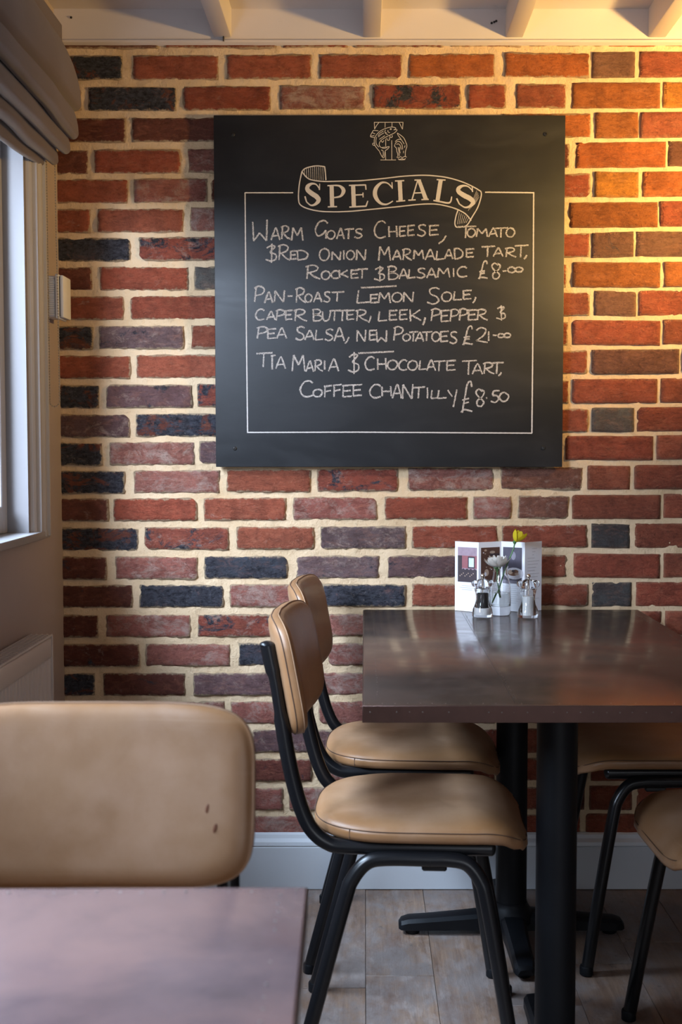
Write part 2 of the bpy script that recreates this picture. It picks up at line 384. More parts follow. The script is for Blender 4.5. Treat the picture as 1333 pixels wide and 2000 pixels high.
for ri, (yl, yr, bl) in enumerate(ROWS):
    pitch = 60-4.2*min(1, ri/16); 
    last = float(bl.split()[-1][:-1].split('-')[1])
    while last < 1670: bl += f' {last+8:.0f}-{last+178:.0f}r'; last += 178       # the courses go on past the frame
    for b in bl.split():
        sd += 1; kind = b[-1]; a, c2 = b[:-1].split('-'); a = float(a); c2 = float(c2)
        xm = (a+c2)/2; t = max(0, min(1.15, (xm-200)/1000)); yc = yl+(yr-yl)*t
        clean = xm > 1105
        hh = pitch*(.428 if clean else .412)
        if clean and xm > 1105: a -= .5; c2 += .5
        p0 = W(a, yc+hh); p1 = W(c2, yc-hh); q0 = W(a, yc).x; q1 = W(c2, yc).x
        if q0 < XL-.015: q0 = XL-.015
        q1 = min(q1, 1.315)
        if q1-q0 < .02: continue
        brick(q0, q1, p0.z, min(p1.z, 2.20), kind, sd, clean)

# ------------------------------------------------------------------ ceiling, cornice, joists
ceil = bpy.data.objects.new('ceiling', None); C.objects.link(ceil); struct(ceil)
for i in range(40):                           # ceiling planks run parallel to the brick wall
    y1 = 3.08-i*.145; y0 = y1-.1435
    bm = bmesh.new(); box(bm, XL-.2, XR, y0, y1, ZC-.006, ZC+.02, .0015, 1); obj('ceiling_plank', bm, CEIL, ceil)
for x in (-.357, .019, .378, .737, 1.10, 1.46, 1.82, 2.18):
    bm = bmesh.new(); box(bm, x-.0225, x+.0225, YB, 3.074, 2.1845, ZC, .004, 2)
    for v in bm.verts: v.co.x += .0015*noise.noise(Vector((x*9, v.co.y*2, v.co.z*9)))
    obj('joist', bm, CEIL, ceil)
bm = bmesh.new(); extrude_profile(bm, [(3.13, 2.1705), (3.070, 2.1705), (3.0665, 2.1725), (3.067, 2.1775), (3.073, 2.179), (3.073, 2.30), (3.13, 2.30)], 'x', XL-.02, XR)
o = obj('trim_1', bm, CEIL); struct(o)
bm = bmesh.new(); box(bm, W(437, 66, 3.063).x-.0012, W(437, 66, 3.063).x+.0012, 3.060, 3.075, W(437, 80, 3.063).z, W(437, 66, 3.063).z, .0005, 1)
nl = obj('nail', bm, SCREW); tag(nl, 'small dark nail in the white cornice at the foot of a joist', 'nail')
bm = bmesh.new(); sphere(bm, W(139, 34, 3.072), .003); nh = obj('screw', bm, SCREW); tag(nh, 'dark screw head in the white cornice board beside the blind', 'screw')
bm = bmesh.new()
for dx, dz in ((0, 0), (-5, 2), (4, -2)): sphere(bm, W(966+dx, 43+dz, 3.071), .003, sy=.8)
cb = obj('wire_stub', bm, SCREW); tag(cb, 'twisted wire stub on the cornice beside the third joist from the left', 'wire')
# ------------------------------------------------------------------ floor
fl = bpy.data.objects.new('floor', None); C.objects.link(fl); struct(fl)
bm = bmesh.new(); box(bm, XL-.2, XR, YB, WY+.05, -.06, -.021); obj('subfloor', bm, IRON, fl)
rf = random.Random(3); k = -6
while k*.15+.004 < XR:
    x0 = k*.15+.0035; x1 = x0+.1491; y = WY
    if x0 < XL-.16: k += 1; continue
    cuts = {0: [2.56, 1.1], -1: [2.50, 1.0], 1: [1.55], -2: [2.2], 2: [2.42, .9], 3: [2.62, 1.3]}.get(k, [rf.uniform(1.2, 2.9), rf.uniform(-.5, 1.0)]) + [-1.0]
    for c in cuts+[YB]:
        bm = bmesh.new(); dz = rf.uniform(-.0008, .0005)
        box(bm, max(x0, XL-.02), min(x1, XR), c+.0004, y-.0004, -.022, dz, .0006, 1)
        o = obj('floorboard', bm, PLANK, fl); y = c
    k += 1
# baseboard on the brick wall
bm = bmesh.new(); extrude_profile(bm, [(3.12, .002), (3.066, .002), (3.066, .112), (3.068, .114), (3.0655, .117), (3.067, .126), (3.075, .134), (3.078, .143), (3.083, .147), (3.12, .147)], 'x', XL, XR)
struct(obj('baseboard_back', bm, SKIRT, ang=25))
# ------------------------------------------------------------------ left wall with two window openings
WZ0, WZ1 = .955, 2.02; WA, WB = .75, 2.795; VA, VB = -1.5, .0
bm = bmesh.new(); X0 = XL-.33
for (y0, y1, z0, z1) in ((YB, WY+.1, -.02, WZ0), (YB, WY+.1, WZ1, 2.3), (WB, WY+.1, WZ0, WZ1), (VB, WA, WZ0, WZ1), (YB, VA, WZ0, WZ1)):
    box(bm, X0, XL, y0, y1, z0, z1)
struct(obj('wall_left', bm, PAINT, smooth=False))
bm = bmesh.new(); box(bm, XR, XR+.1, YB, WY+.1, -.02, 2.3); struct(obj('wall_right', bm, DIM, smooth=False))
bm = bmesh.new(); box(bm, XL-.2, .1, YB-.1, YB, -.02, 2.3); box(bm, 1.7, XR+.1, YB-.1, YB, -.02, 2.3); box(bm, .1, 1.7, YB-.1, YB, 2.1, 2.3)
struct(obj('wall_front', bm, DIM, smooth=False))
def window(nm, ya, yb):
    w = bpy.data.objects.new(nm, None); C.objects.link(w); struct(w)
    # architrave: stepped moulding, profile in (y, x) swept up
    prof = [(0, 0), (0, .020), (.006, .024), (.014, .024), (.018, .016), (.026, .020), (.040, .021), (.052, .014), (.056, .018), (.066, .018), (.072, .008), (.082, .010), (.090, .006), (.098, -.004), (.098, -.02), (0, -.02)]
    for s, y in ((1, yb), (-1, ya)):
        bm = bmesh.new(); extrude_profile(bm, [(XL+px_, y+s*(.098-py_)) for py_, px_ in prof], 'z', WZ0-.012, WZ1+.1)
        obj('architrave', bm, WHITE, w, ang=20)
    # reveal lining
    for b_ in ((yb-.012, yb+.002, WZ0, WZ1), (ya-.002, ya+.012, WZ0, WZ1), (ya+.012, yb-.012, WZ1-.01, WZ1+.001)):
        bm = bmesh.new(); box(bm, XL-.32, XL-.001, *b_); obj('lining', bm, LINING, w, smooth=False)
    bm = bmesh.new(); box(bm, XL-.34, XL+.020, ya-.10, yb+.100, WZ0-.018, WZ0+.001, .004, 2); obj('window_sill', bm, WHITE, w)
    # sash
    bm = bmesh.new(); xs0, xs1 = XL-.085, XL-.050
    box(bm, xs0, xs1, yb-.052, yb-.012, WZ0, WZ1, .003, 1); box(bm, xs0, xs1, ya+.012, ya+.052, WZ0, WZ1, .003, 1)
    box(bm, xs0+.001, xs1-.001, ya+.03, yb-.03, WZ0+.0015, WZ0+.065, .003, 1); box(bm, xs0+.001, xs1-.001, ya+.03, yb-.03, WZ1-.05, WZ1, .003, 1)
    m = (ya+yb)/2; box(bm, xs0+.002, xs1-.002, m-.018, m+.018, WZ0+.01, WZ1-.01, .003, 1)
    obj('sash', bm, WHITE, w)
    for p, q in ((ya+.05, m-.016), (m+.016, yb-.05)):
        bm = bmesh.new(); box(bm, XL-.070, XL-.066, p, q, WZ0+.06, WZ1-.045); obj('pane', bm, PANE, w, smooth=False)
window('window_1', WA, WB); window('window_2', VA, VB)
# ------------------------------------------------------------------ roman blind
blind = thing('roman_blind', 'taupe linen roman blind gathered in soft folds above the left window', 'blind', (XL, 1.8, WZ1))
def fold(name, xo, xt, zt, zb, th, end, sg):
    """one hanging pleat: a teardrop section, tucked in at the top and rolled at the bottom, swept along y"""
    bm = bmesh.new(); rings = []
    for i in range(71):
        y = end-1.95*(i/70)**1.5; d = end-y
        sag = -sg*(1-math.exp(-d/.30))+.006*noise.noise(Vector((y*5, xo*90, 0)))*min(1, d*5)
        xw = .006*noise.noise(Vector((y*5, xo*70, 1)))*min(1, d*5); tk = th*(.82+.18*min(1, d*12))
        z0 = zb+sag; zt_ = zt+sag*.6; n = 14
        front = []
        for j in range(7):
            t = j/6; front.append((xt+xw*.4+(xo+xw-xt)*math.sin(t*math.pi/2)**.9, zt_+(z0+tk*.5-zt_)*t))
        roll = [(xo+xw-tk/2+tk/2*math.cos(math.pi*k/n), z0+tk*.5-tk*.5*math.sin(math.pi*k/n)) for k in range(1, n+1)]
        full = front+roll+[(xt-.010, zt_)]
        rings.append([bm.verts.new((x-XL, y-1.8, z-WZ1)) for x, z in full])
    n = len(rings[0])
    for a, b in zip(rings, rings[1:]):
        for k in range(n): bm.faces.new((a[k], a[(k+1)%n], b[(k+1)%n], b[k]))
    bm.faces.new(rings[0]); bm.faces.new(rings[-1][::-1])
    return obj(name, bm, FABRIC, blind, ang=60)
for a_ in ((-.683, -.750, 2.168, 1.964, .042, 2.935, -.002), (-.688, -.728, 2.02, 1.895, .034, 2.925, -.022), (-.708, -.742, 1.945, 1.860, .030, 2.925, .000),
           (-.735, -.758, 1.905, 1.832, .026, 2.915, .003), (-.760, -.770, 1.880, 1.824, .014, 2.895, .026)):
    fold('fold', *a_)
bm = bmesh.new(); box(bm, .004, .052, -.85, 1.15, .10, .155, .004, 2); obj('headrail', bm, FABRIC, blind)
bm = bmesh.new(); box(bm, .002, .010, -.85, 1.10, -.20, .12, .002, 1); obj('lining_cloth', bm, FABRIC, blind)
# bead chain of the blind
ch = thing('bead_chain', 'thin beaded pull chain looping down from the blind in front of the white box', 'chain', (XL, 2.93, 1.9))
bm = bmesh.new(); xa, xb = -.7455, -.7675; zt_, zbm = 1.86, W(112, 795, 2.93).z+.012
pts = []; z = zt_
while z > zbm: pts.append((xa+.0015*math.sin(z*6), z)); z -= .0068
for i in range(1, 6): a = math.pi*i/6; pts.append(((xa+xb)/2+(xa-xb)/2*math.cos(a), zbm-.011*math.sin(a)))
z = zbm
while z < zt_: pts.append((xb, z)); z += .0068
for x, z in pts: sphere(bm, (x-XL, 0, z-1.9), .0022, 6, 4)
tube(bm, [(x-XL, 0, z-1.9) for x, z in pts], .0005, 5)
bo = obj('beads', bm, plain('pearl_beads', (.34, .30, .26), .3), ch); bo['kind'] = 'stuff'
# ------------------------------------------------------------------ louvred wall box
bx = thing('ventilated_wall_box', 'small white plastic ventilated box fixed to the left wall beside the brick corner', 'wall box', (XL, 2.975, W(120, 578, 2.95).z))
zt_ = W(120, 533, 2.93).z-bx.location.z; zb_ = W(120, 621, 2.93).z-bx.location.z
bm = bmesh.new(); box(bm, 0, .026, -.030, .045, zb_+.004, zt_-.004, .004, 2); obj('body', bm, PLASTIC, bx)
for i in range(18):
    z = zb_+.010+i*(zt_-zb_-.020)/17; bm = bmesh.new(); box(bm, .004, .0265, -.0325, -.029, z-.0014, z+.0014, .0005, 1); obj('louvre', bm, PLASTIC, bx)
bm = bmesh.new(); box(bm, .027, .036, -.034, .048, zb_, zt_, .003, 2); obj('back_plate', bm, PLASTIC, bx)
bm = bmesh.new(); box(bm, .038, .047, -.030, .045, zb_+.003, zt_-.003, .003, 2); obj('front_cover', bm, PLASTIC, bx)
bm = bmesh.new(); box(bm, .030, .040, -.026, .041, zb_+.006, zt_-.006); obj('gasket', bm, SCREW, bx)
# ------------------------------------------------------------------ radiator
rd = thing('panel_radiator', 'white ribbed panel radiator on the left wall under the window', 'radiator', (XL, 2.0, .1))
zt_ = .624; RY0, RY1 = -.75, .752
bm = bmesh.new(); prof = []; y = RY0+.012
A = []
while y < RY1-.02:
    A += [(.050, y), (.0555, y+.005), (.0555, y+.014), (.050, y+.019)]; y += .0245
A.append((.050, RY1-.008)); A.append((.044, RY1-.002)); A.append((.040, RY1-.002)); A.append((.040, RY0+.002))
extrude_profile(bm, A, 'z', .012, zt_-.052); obj('front_panel', bm, RAD, rd, ang=25)
for a_, b_ in ((zt_-.056, zt_-.006), (0, .02)):
    bm = bmesh.new(); box(bm, .040, .0585, RY0, RY1-.004, a_, b_, .006, 3); obj('panel_rail', bm, RAD, rd)
bm = bmesh.new(); box(bm, .012, .022, RY0, RY1-.01, .01, zt_-.012, .003, 2); obj('back_panel', bm, RAD, rd)
for a_ in (RY1-.004, RY0-.001):
    bm = bmesh.new(); box(bm, .008, .060, a_, a_+.005, .005, zt_-.002, .001, 1); obj('side_cover', bm, RAD, rd)
bm = bmesh.new(); 
for x in (.010, .0225, .035, .0475, .0575): box(bm, x-.0016, x+.0016, RY0, RY1, zt_-.004, zt_)
y = RY0
while y < RY1: box(bm, .009, .059, y-.003, y+.003, zt_-.005, zt_-.001); y += .016
g = obj('top_grille', bm, RAD, rd, smooth=False); g['kind'] = 'stuff'
for y in (RY0+.2, RY1-.2):
    bm = bmesh.new(); box(bm, 0, .014, y-.02, y+.02, .1, zt_-.1); obj('wall_bracket', bm, RAD, rd)
for y in (RY0+.05, RY1-.05):
    bm = bmesh.new(); tube(bm, [(.03, y, .03), (.03, y, -.10)], .0075, 10); obj('pipe', bm, RAD, rd)

# ------------------------------------------------------------------ chalkboard
BF = 3.060
bp = W(759, 912, BF); p00 = W(422, 912, BF); p11 = W(1103, 225, BF)
X0b, X1b, Z0b, Z1b = p00.x, W(1099, 913, BF).x, p00.z, p11.z
cb = thing('chalkboard', 'large square black specials chalkboard screwed to the brick wall', 'chalkboard', ((X0b+X1b)/2, BF, Z0b))
CBX, CBZ = (X0b+X1b)/2, Z0b
bm = bmesh.new(); box(bm, X0b-CBX, X1b-CBX, 0, .0175, 0, Z1b-CBZ, .0015, 2); obj('panel', bm, BOARD, cb)
for px, py in ((455, 263), (1066, 262), (459, 876), (1062, 875)):
    p = W(px, py, BF); bm = bmesh.new(); lathe(bm, [(.0052, 0), (.0052, .0012), (.0042, .0022), (.0020, .0024), (.0016, .0012)], 16)
    bmesh.ops.rotate(bm, verts=bm.verts, cent=(0,0,0), matrix=Matrix.Rotation(math.radians(90), 3, 'X'))
    obj('screw', bm, SCREW, cb, loc=(p.x-CBX, .0002, p.z-CBZ))
LAY = [0]
def ribbon(bm, pts, w, rough=.0, sub=5, smooth=True):
    """flat chalk stroke through pixel points (x,y[,w]) on the board face"""
    P = [Vector((p[0], p[1], (p[2] if len(p) > 2 else w))) for p in pts]
    if smooth and len(P) > 2: P = catmull(P, sub)
    else:
        Q = []
        for a, b in zip(P, P[1:]):
            n = max(1, int((b-a).length/2.0))
            for i in range(n): Q.append(a+(b-a)*i/n)
        P = Q+[P[-1]]
    LAY[0] += 1; off = -.0005-.000004*(LAY[0] % 60); L = []; R = []
    for i, p in enumerate(P):
        t = (P[min(i+1, len(P)-1)]-P[max(i-1, 0)]); t.z = 0; t.normalize(); nx, ny = -t.y, t.x
        hw = p.z/2; a = hw*(1+rough*random.uniform(-1, 1)); b = hw*(1+rough*random.uniform(-1, 1))
        qa = W(p.x+nx*a, p.y+ny*a, BF); qb = W(p.x-nx*b, p.y-ny*b, BF)
        L.append(bm.verts.new((qa.x-CBX, off, qa.z-CBZ))); R.append(bm.verts.new((qb.x-CBX, off, qb.z-CBZ)))
    for i in range(len(P)-1):
        try: bm.faces.new((L[i], L[i+1], R[i+1], R[i]))
        except ValueError: pass
# chalk frame
bm = bmesh.new()
ribbon(bm, [(573, 376.5), (479, 376.5)], 2.4, .12, smooth=False); ribbon(bm, [(479, 376), (481, 600), (484, 845)], 2.4, .12, smooth=False)
ribbon(bm, [(483, 844.5), (700, 844), (1040, 846)], 2.4, .12, smooth=False); ribbon(bm, [(1043, 376), (1042, 600), (1039.5, 846)], 2.6, .12, smooth=False)
ribbon(bm, [(948, 375.5), (1044, 376.5)], 2.6, .12, smooth=False)
obj('chalk_border', bm, CHALKP, cb, smooth=False)
# banner
bm = bmesh.new()
for s in ([(590, 335.5), (596, 329.5), (608, 325.6), (620, 324), (634, 325.4)], [(634.4, 325), (636, 338), (637, 352)],
          [(590, 335.5), (602, 348.5), (618, 353), (638, 354.5), (680, 353.5), (705, 353), (746, 349), (792, 344), (832, 342.5), (869, 346), (900, 354), (925, 365), (940, 374)],
          [(590, 335.5), (585, 361), (583.5, 388), (588, 401), (608, 409.5), (638, 413.5), (680, 413), (730, 408.5), (780, 403.5), (823, 399), (854, 399), (884, 405.5), (904, 414), (914, 422), (921, 431)],
          [(940, 374), (940.5, 383), (934, 404.5), (921.5, 426), (915, 437), (909, 442), (897, 444), (891, 442.5), (889, 435), (891.5, 421), (895, 411)]):
    ribbon(bm, s, 2.3, .1)
for x in range(595, 635, 4):
    t = (x-590)/46; ribbon(bm, [(x, 332-6*min(1, t*2)), (x+.6, 343+9*min(1, t*1.6))], .8, .3, smooth=False)
for i in range(6): ribbon(bm, [(898+i*3.6, 415+i*2), (894+i*3.4, 438-i*.6)], .8, .3, smooth=False)
for i in range(5): ribbon(bm, [(932+i*1.2, 372+i*3), (915+i*3, 412-i*3)], .6, .3, smooth=False)
obj('chalk_banner', bm, CHALKP, cb, smooth=False)
# banner lettering: unit glyphs with widths in px
SER = {
 'S': [[(.93,.02,2),(.91,.30,3)], [(.91,.24,2.5),(.72,.06,3),(.45,.02,5),(.20,.12,8.5),(.16,.28,10),(.42,.45,11),(.74,.60,11),(.86,.76,9.5),(.66,.93,6),(.38,.98,3.5),(.16,.86,2.5)], [(.0,.58,3.5),(.10,.82,3),(.22,.92,2)]],
 'P': [[(.24,.03,9.5),(.27,.97,9.5)], [(0,.04,3),(.55,.02,3)], [(.02,.98,3),(.55,.97,3)], [(.4,.03,3),(.72,.06,5),(.93,.26,9),(.76,.50,5),(.38,.57,3)]],
 'E': [[(.22,.04,9.5),(.26,.97,9.5)], [(0,.05,3),(.88,.03,3.4),(.90,.24,2.5)], [(.26,.47,3),(.74,.45,3)], [(.74,.36,2.4),(.75,.57,2.4)], [(.02,.99,3),(.9,.95,3.6),(1,.72,2.4)]],
 'C': [[(.95,.02,2.4),(.97,.30,2.4)], [(.95,.24,3),(.72,.06,3),(.42,.05,5),(.14,.30,9),(.12,.62,9.5),(.36,.90,6),(.68,.96,3.6),(1,.82,2.6)]],
 'I': [[(.46,.02,9.5),(.56,.98,9.5)], [(.0,.04,3),(.9,.02,3)], [(.12,.99,3),(1,.95,3)]],
 'A': [[(.46,.02,2.8),(.18,.96,3)], [(.52,.02,8),(.86,.94,9.5)], [(.3,.02,3),(.62,.02,3)], [(0,.98,3),(.36,.96,3)], [(.64,.95,3),(1,.94,3)], [(.28,.64,3),(.72,.62,3)]],
 'L': [[(.40,.03,9.5),(.22,.95,9.5)], [(.18,.02,3),(.66,.04,3)], [(0,.90,3),(.40,.96,3.6),(.88,1,3.8),(1,.74,2.6)]],
}
bm = bmesh.new()
for ch_, x0, x1, y0, y1 in (('S',596,627,358,402), ('P',640,674,361,405), ('E',682,719,360,405), ('C',729,768,355,401), ('I',772,792,352,394), ('A',798,838,351,392), ('L',847,883,350,396), ('S',892,928,362,406)):
    for st in SER[ch_]:
        sk = -6 if (ch_ == 'S' and x0 > 800) else 0
        ribbon(bm, [(x0+(x1-x0)*u-sk*(v-.5), y0+(y1-y0)*v, w*.86) for u, v, w in st], 3, .04, smooth=len(st) > 3)
obj('banner_lettering', bm, CHALKP, cb, smooth=False)
# handwriting
G = {
 'A': [[(0,1),(.22,.5),(.46,.02),(.60,.03),(.80,.5),(1,1)], [(.18,.66),(.86,.60)]],
 'B': [[(.12,.02),(.14,1)], [(0,.06),(.5,0),(.82,.16),(.66,.38),(.18,.48),(.72,.52),(1,.72),(.72,.96),(.1,1)]],
 'C': [[(.98,.14),(.74,0),(.34,.08),(.04,.48),(.16,.86),(.52,1),(1,.90)]],
 'D': [[(.06,.06),(.10,.98)], [(0,.05),(.55,.04),(.98,.40),(.80,.84),(.08,1)]],
 'E': [[(.10,.04),(.08,.96)], [(0,.06),(1,0)], [(.1,.50),(.84,.44)], [(.06,.97),(.96,.90)]],
 'F': [[(.14,.06),(.10,1)], [(0,.08),(1,0)], [(.12,.52),(.86,.42)]],
 'G': [[(.98,.16),(.72,0),(.30,.10),(.02,.50),(.20,.84),(.62,.74),(.84,.52)], [(.82,.52),(.86,1)]],
 'H': [[(.06,.05),(.10,1)], [(.92,0),(1,1)], [(.08,.54),(.95,.50)]],
 'I': [[(.5,0),(.5,1)]],
 'K': [[(.06,0),(.10,1)], [(.92,.04),(.14,.56)], [(.24,.50),(1,.92)]],
 'L': [[(.16,0),(.02,1)], [(.02,1),(1,.92)]],
 'M': [[(.0,1),(.12,.02)], [(.12,.02),(.50,.62)], [(.50,.62),(.86,.02)], [(.86,.02),(1,1)]],
 'N': [[(.04,1),(.08,.04)], [(.08,.04),(.88,1)], [(.90,1),(1,0)]],
 'O': [[(.50,.02),(.14,.20),(.02,.62),(.28,.96),(.70,.94),(.98,.56),(.86,.16),(.46,.0)]],
 'P': [[(.20,.04),(.04,1)], [(0,.12),(.50,0),(.96,.16),(.82,.46),(.16,.60)]],
 'R': [[(.18,.04),(.10,1)], [(0,.12),(.46,0),(.82,.14),(.72,.40),(.20,.56)], [(.26,.54),(.62,.84),(1,1)]],
 'S': [[(.96,.10),(.62,0),(.24,.12),(.30,.38),(.72,.54),(.90,.80),(.50,1),(.02,.88)]],
 'T': [[(0,.06),(1,0)], [(.46,.04),(.42,1)]],
 'U': [[(.04,.02),(.06,.66),(.34,1),(.74,.86),(.94,.40),(.98,0)]],
 'W': [[(.0,.10),(.06,1)], [(.06,1),(.44,.62)], [(.44,.62),(.90,.98)], [(.90,.98),(.94,0)]],
 'Y': [[(0,.02),(.50,.40)], [(1,0),(.60,1)]],
 '-': [[(0,.5),(1,.42)]],
 '.': [[(.3,.5),(.7,.45)]],
 ',': [[(1,0),(.6,.6),(0,1)]],
 '&': [[(.10,.20),(.50,.06),(.84,.12),(.42,.44),(.90,.56),(.92,.82),(.50,.94),(0,.84)], [(.56,-.06),(.54,1.04)]],
 '2': [[(.04,.18),(.42,0),(.84,.14),(.66,.52),(.06,.86),(.2,.88),(1,1)]],
 '1': [[(.5,0),(.5,1)]],
 '5': [[(.92,.04),(.36,.08),(.22,.40),(.64,.46),(.82,.72),(.46,1),(0,.90)]],
 '8': [[(.72,.14),(.34,.0),(.06,.20),(.36,.46),(.86,.72),(.62,.98),(.20,.92),(.22,.66),(.70,.44),(.92,.16),(.62,.02)]],
 '0': [[(.50,.0),(.10,.24),(.04,.68),(.38,1),(.84,.84),(.98,.34),(.50,.0)]],
 'o': [[(.0,.5),(.3,.0),(.75,.1),(1,.5),(.7,1),(.2,.95),(0,.5)]],
 '$': [[(.95,.18),(.85,0),(.55,.10),(.30,.60),(.10,1)], [(.10,.60),(.72,.54)], [(.16,.72),(.70,.66)], [(.02,1),(.26,.90),(1,.96)]],   # pound sign
}
def put(bm, ch_, x0, x1, y0, y1, w=3.1):
    for st in G[ch_]:
        pts = [(x0+(x1-x0)*u, y0+(y1-y0)*v, w*random.uniform(.85, 1.15)) for u, v in st]
        ribbon(bm, pts, w, .22, sub=5)
TEXT = [
 ('W',494,524,429,471), ('A',530,547,446,469), ('R',549,567,441,467), ('M',570,592,444,470), ('G',616,641,431,466), ('O',639,655,450,467), ('A',658,673,447,467), ('T',673,692,447,467), ('S',692,709,447,465),
 ('C',731,754,432,465), ('H',759,776,441,463), ('E',780,794,442,462), ('E',796,811,440,461), ('S',815,833,439,461), ('E',838,858,440,460), (',',857,872,460,476), ('T',894,931,442,465), ('O',913,929,446,463), ('M',931,953,446,463), ('A',955,972,446,463), ('T',968,993,445,464), ('O',989,1006,445,463),
 ('&',519,541,478,512), ('R',543,567,478,508), ('E',567,580,490,507), ('D',580,602,489,508),
 ('O',624,644,485,509), ('N',648,666,491,508), ('I',669,675,489,507), ('O',677,693,489,507), ('N',696,715,487,508),
 ('M',740,763,481,509), ('A',767,784,490,508), ('R',786,805,486,508), ('M',808,828,488,506), ('A',831,850,488,508), ('L',852,868,490,507), ('A',869,885,488,506), ('D',887,905,485,506), ('E',910,927,486,503),
 ('T',941,968,481,502), ('A',964,983,485,501), ('R',987,1009,484,502), ('T',1006,1033,479,503), (',',1024,1029,498,506),
 ('R',597,626,518,545), ('O',628,645,529,546), ('C',647,662,529,544), ('K',662,681,527,543), ('E',685,702,527,544), ('T',699,719,525,544), ('&',731,752,521,549),
 ('B',757,778,520,546), ('A',780,797,526,545), ('L',798,812,526,543), ('S',814,832,524,543), ('A',834,852,525,543), ('M',855,879,523,542), ('I',882,891,524,541), ('C',893,913,521,541),
 ('$',935,953,510,545), ('8',960,979,514,545), ('-',982,990,526,533), ('o',992,1008,522,532), ('o',1007,1022,522,531),
 ('P',497,517,559,590), ('A',517,533,571,592), ('N',536,556,567,590), ('-',562,572,576,581), ('R',577,598,562,591), ('O',596,610,574,590), ('A',613,629,572,590), ('S',632,646,570,590), ('T',648,673,570,589),
 ('L',697,722,567,592), ('E',723,739,575,592), ('M',740,763,571,592), ('O',766,786,571,590), ('N',788,808,570,590), ('S',834,860,562,594), ('O',863,883,570,589), ('L',886,903,569,586), ('E',904,922,567,585), (',',924,930,580,592),
 ('C',499,517,604,625), ('A',521,538,609,625), ('P',539,557,605,626), ('E',557,572,606,625), ('R',574,600,604,627), ('B',610,630,604,627), ('U',630,646,608,627), ('T',644,666,606,627), ('T',660,681,606,627), ('E',677,693,606,625), ('R',695,719,605,627), (',',720,725,617,630),
 ('L',739,757,608,627), ('E',760,777,606,626), ('E',780,797,605,625), ('K',800,823,604,628), (',',826,831,620,635), ('P',842,861,603,627), ('E',861,878,606,629), ('P',879,897,604,628), ('P',897,914,603,626), ('E',914,932,605,626), ('R',931,953,604,625), ('&',970,988,598,625),
 ('P',502,523,638,661), ('E',522,540,642,662), ('A',541,560,641,661), ('S',577,596,638,664), ('A',596,614,646,664), ('L',616,632,644,664), ('S',634,652,643,665), ('A',653,673,641,666), (',',674,682,658,671),
 ('N',697,715,644,667), ('E',721,737,645,665), ('W',736,757,645,668), ('P',769,788,638,665), ('O',787,802,652,666), ('T',800,818,648,667), ('A',812,828,650,667), ('T',825,845,648,666), ('O',844,860,648,667), ('E',860,877,647,668), ('S',878,894,648,671),
 ('$',904,924,637,674), ('2',930,953,640,669), ('1',953,957,647,666), ('-',963,971,652,658), ('o',973,986,652,659), ('o',985,998,651,659),
 ('T',501,533,689,717), ('I',529,535,695,722), ('-',529,539,690,700), ('A',539,558,698,720), ('M',571,596,693,725), ('A',598,613,706,726), ('R',614,631,703,725), ('I',632,637,704,722), ('A',642,662,702,725), ('&',680,702,690,729),
 ('C',713,732,697,723), ('H',737,755,699,722), ('O',757,777,703,722), ('C',779,796,703,723), ('O',797,816,704,723), ('L',819,834,704,722), ('A',834,851,704,724), ('T',848,871,705,725), ('E',872,891,704,724),
 ('T',903,932,704,732), ('A',923,943,711,731), ('R',944,966,708,730), ('T',960,985,708,730), (',',974,980,727,734),
 ('C',586,612,744,775), ('O',612,630,760,775), ('F',633,649,753,776), ('F',651,668,751,775), ('E',669,689,752,776), ('E',689,708,751,774), ('C',722,744,751,777), ('H',745,765,754,774), ('A',767,785,752,778), ('N',786,807,750,779), ('T',808,831,756,778), ('I',832,839,757,778), ('L',842,858,762,778), ('L',855,873,762,778), ('Y',875,893,761,795),
 ('$',901,923,745,806), ('8',929,948,760,794), ('.',948,954,774,781), ('5',959,978,762,786), ('0',976,994,766,784),
]
def text_row(t):
    y = t[4]; return sum(y > v for v in (477 if t[1] < 940 else 474, 514 if t[1] < 930 else 511, 555, 599, 634, 680, 737))
for r_ in range(8):
    row = sorted([t for t in TEXT if text_row(t) == r_], key=lambda t: t[1]); words = [[row[0]]]
    for t in row[1:]:
        if t[1]-max(u[2] for u in words[-1]) > 7: words.append([])
        words[-1].append(t)
    for wd_ in words:
        bm = bmesh.new()
        for t in wd_: put(bm, *t)
        obj('chalk_word', bm, CHALK, cb, smooth=False)
for d_ in ([(705, 562), (740, 560.5), (775, 558.5)], [(700, 690), (740, 688), (770, 686.5)]):
    bm = bmesh.new(); ribbon(bm, d_, 3.2, .12); obj('chalk_divider', bm, CHALK, cb, smooth=False)
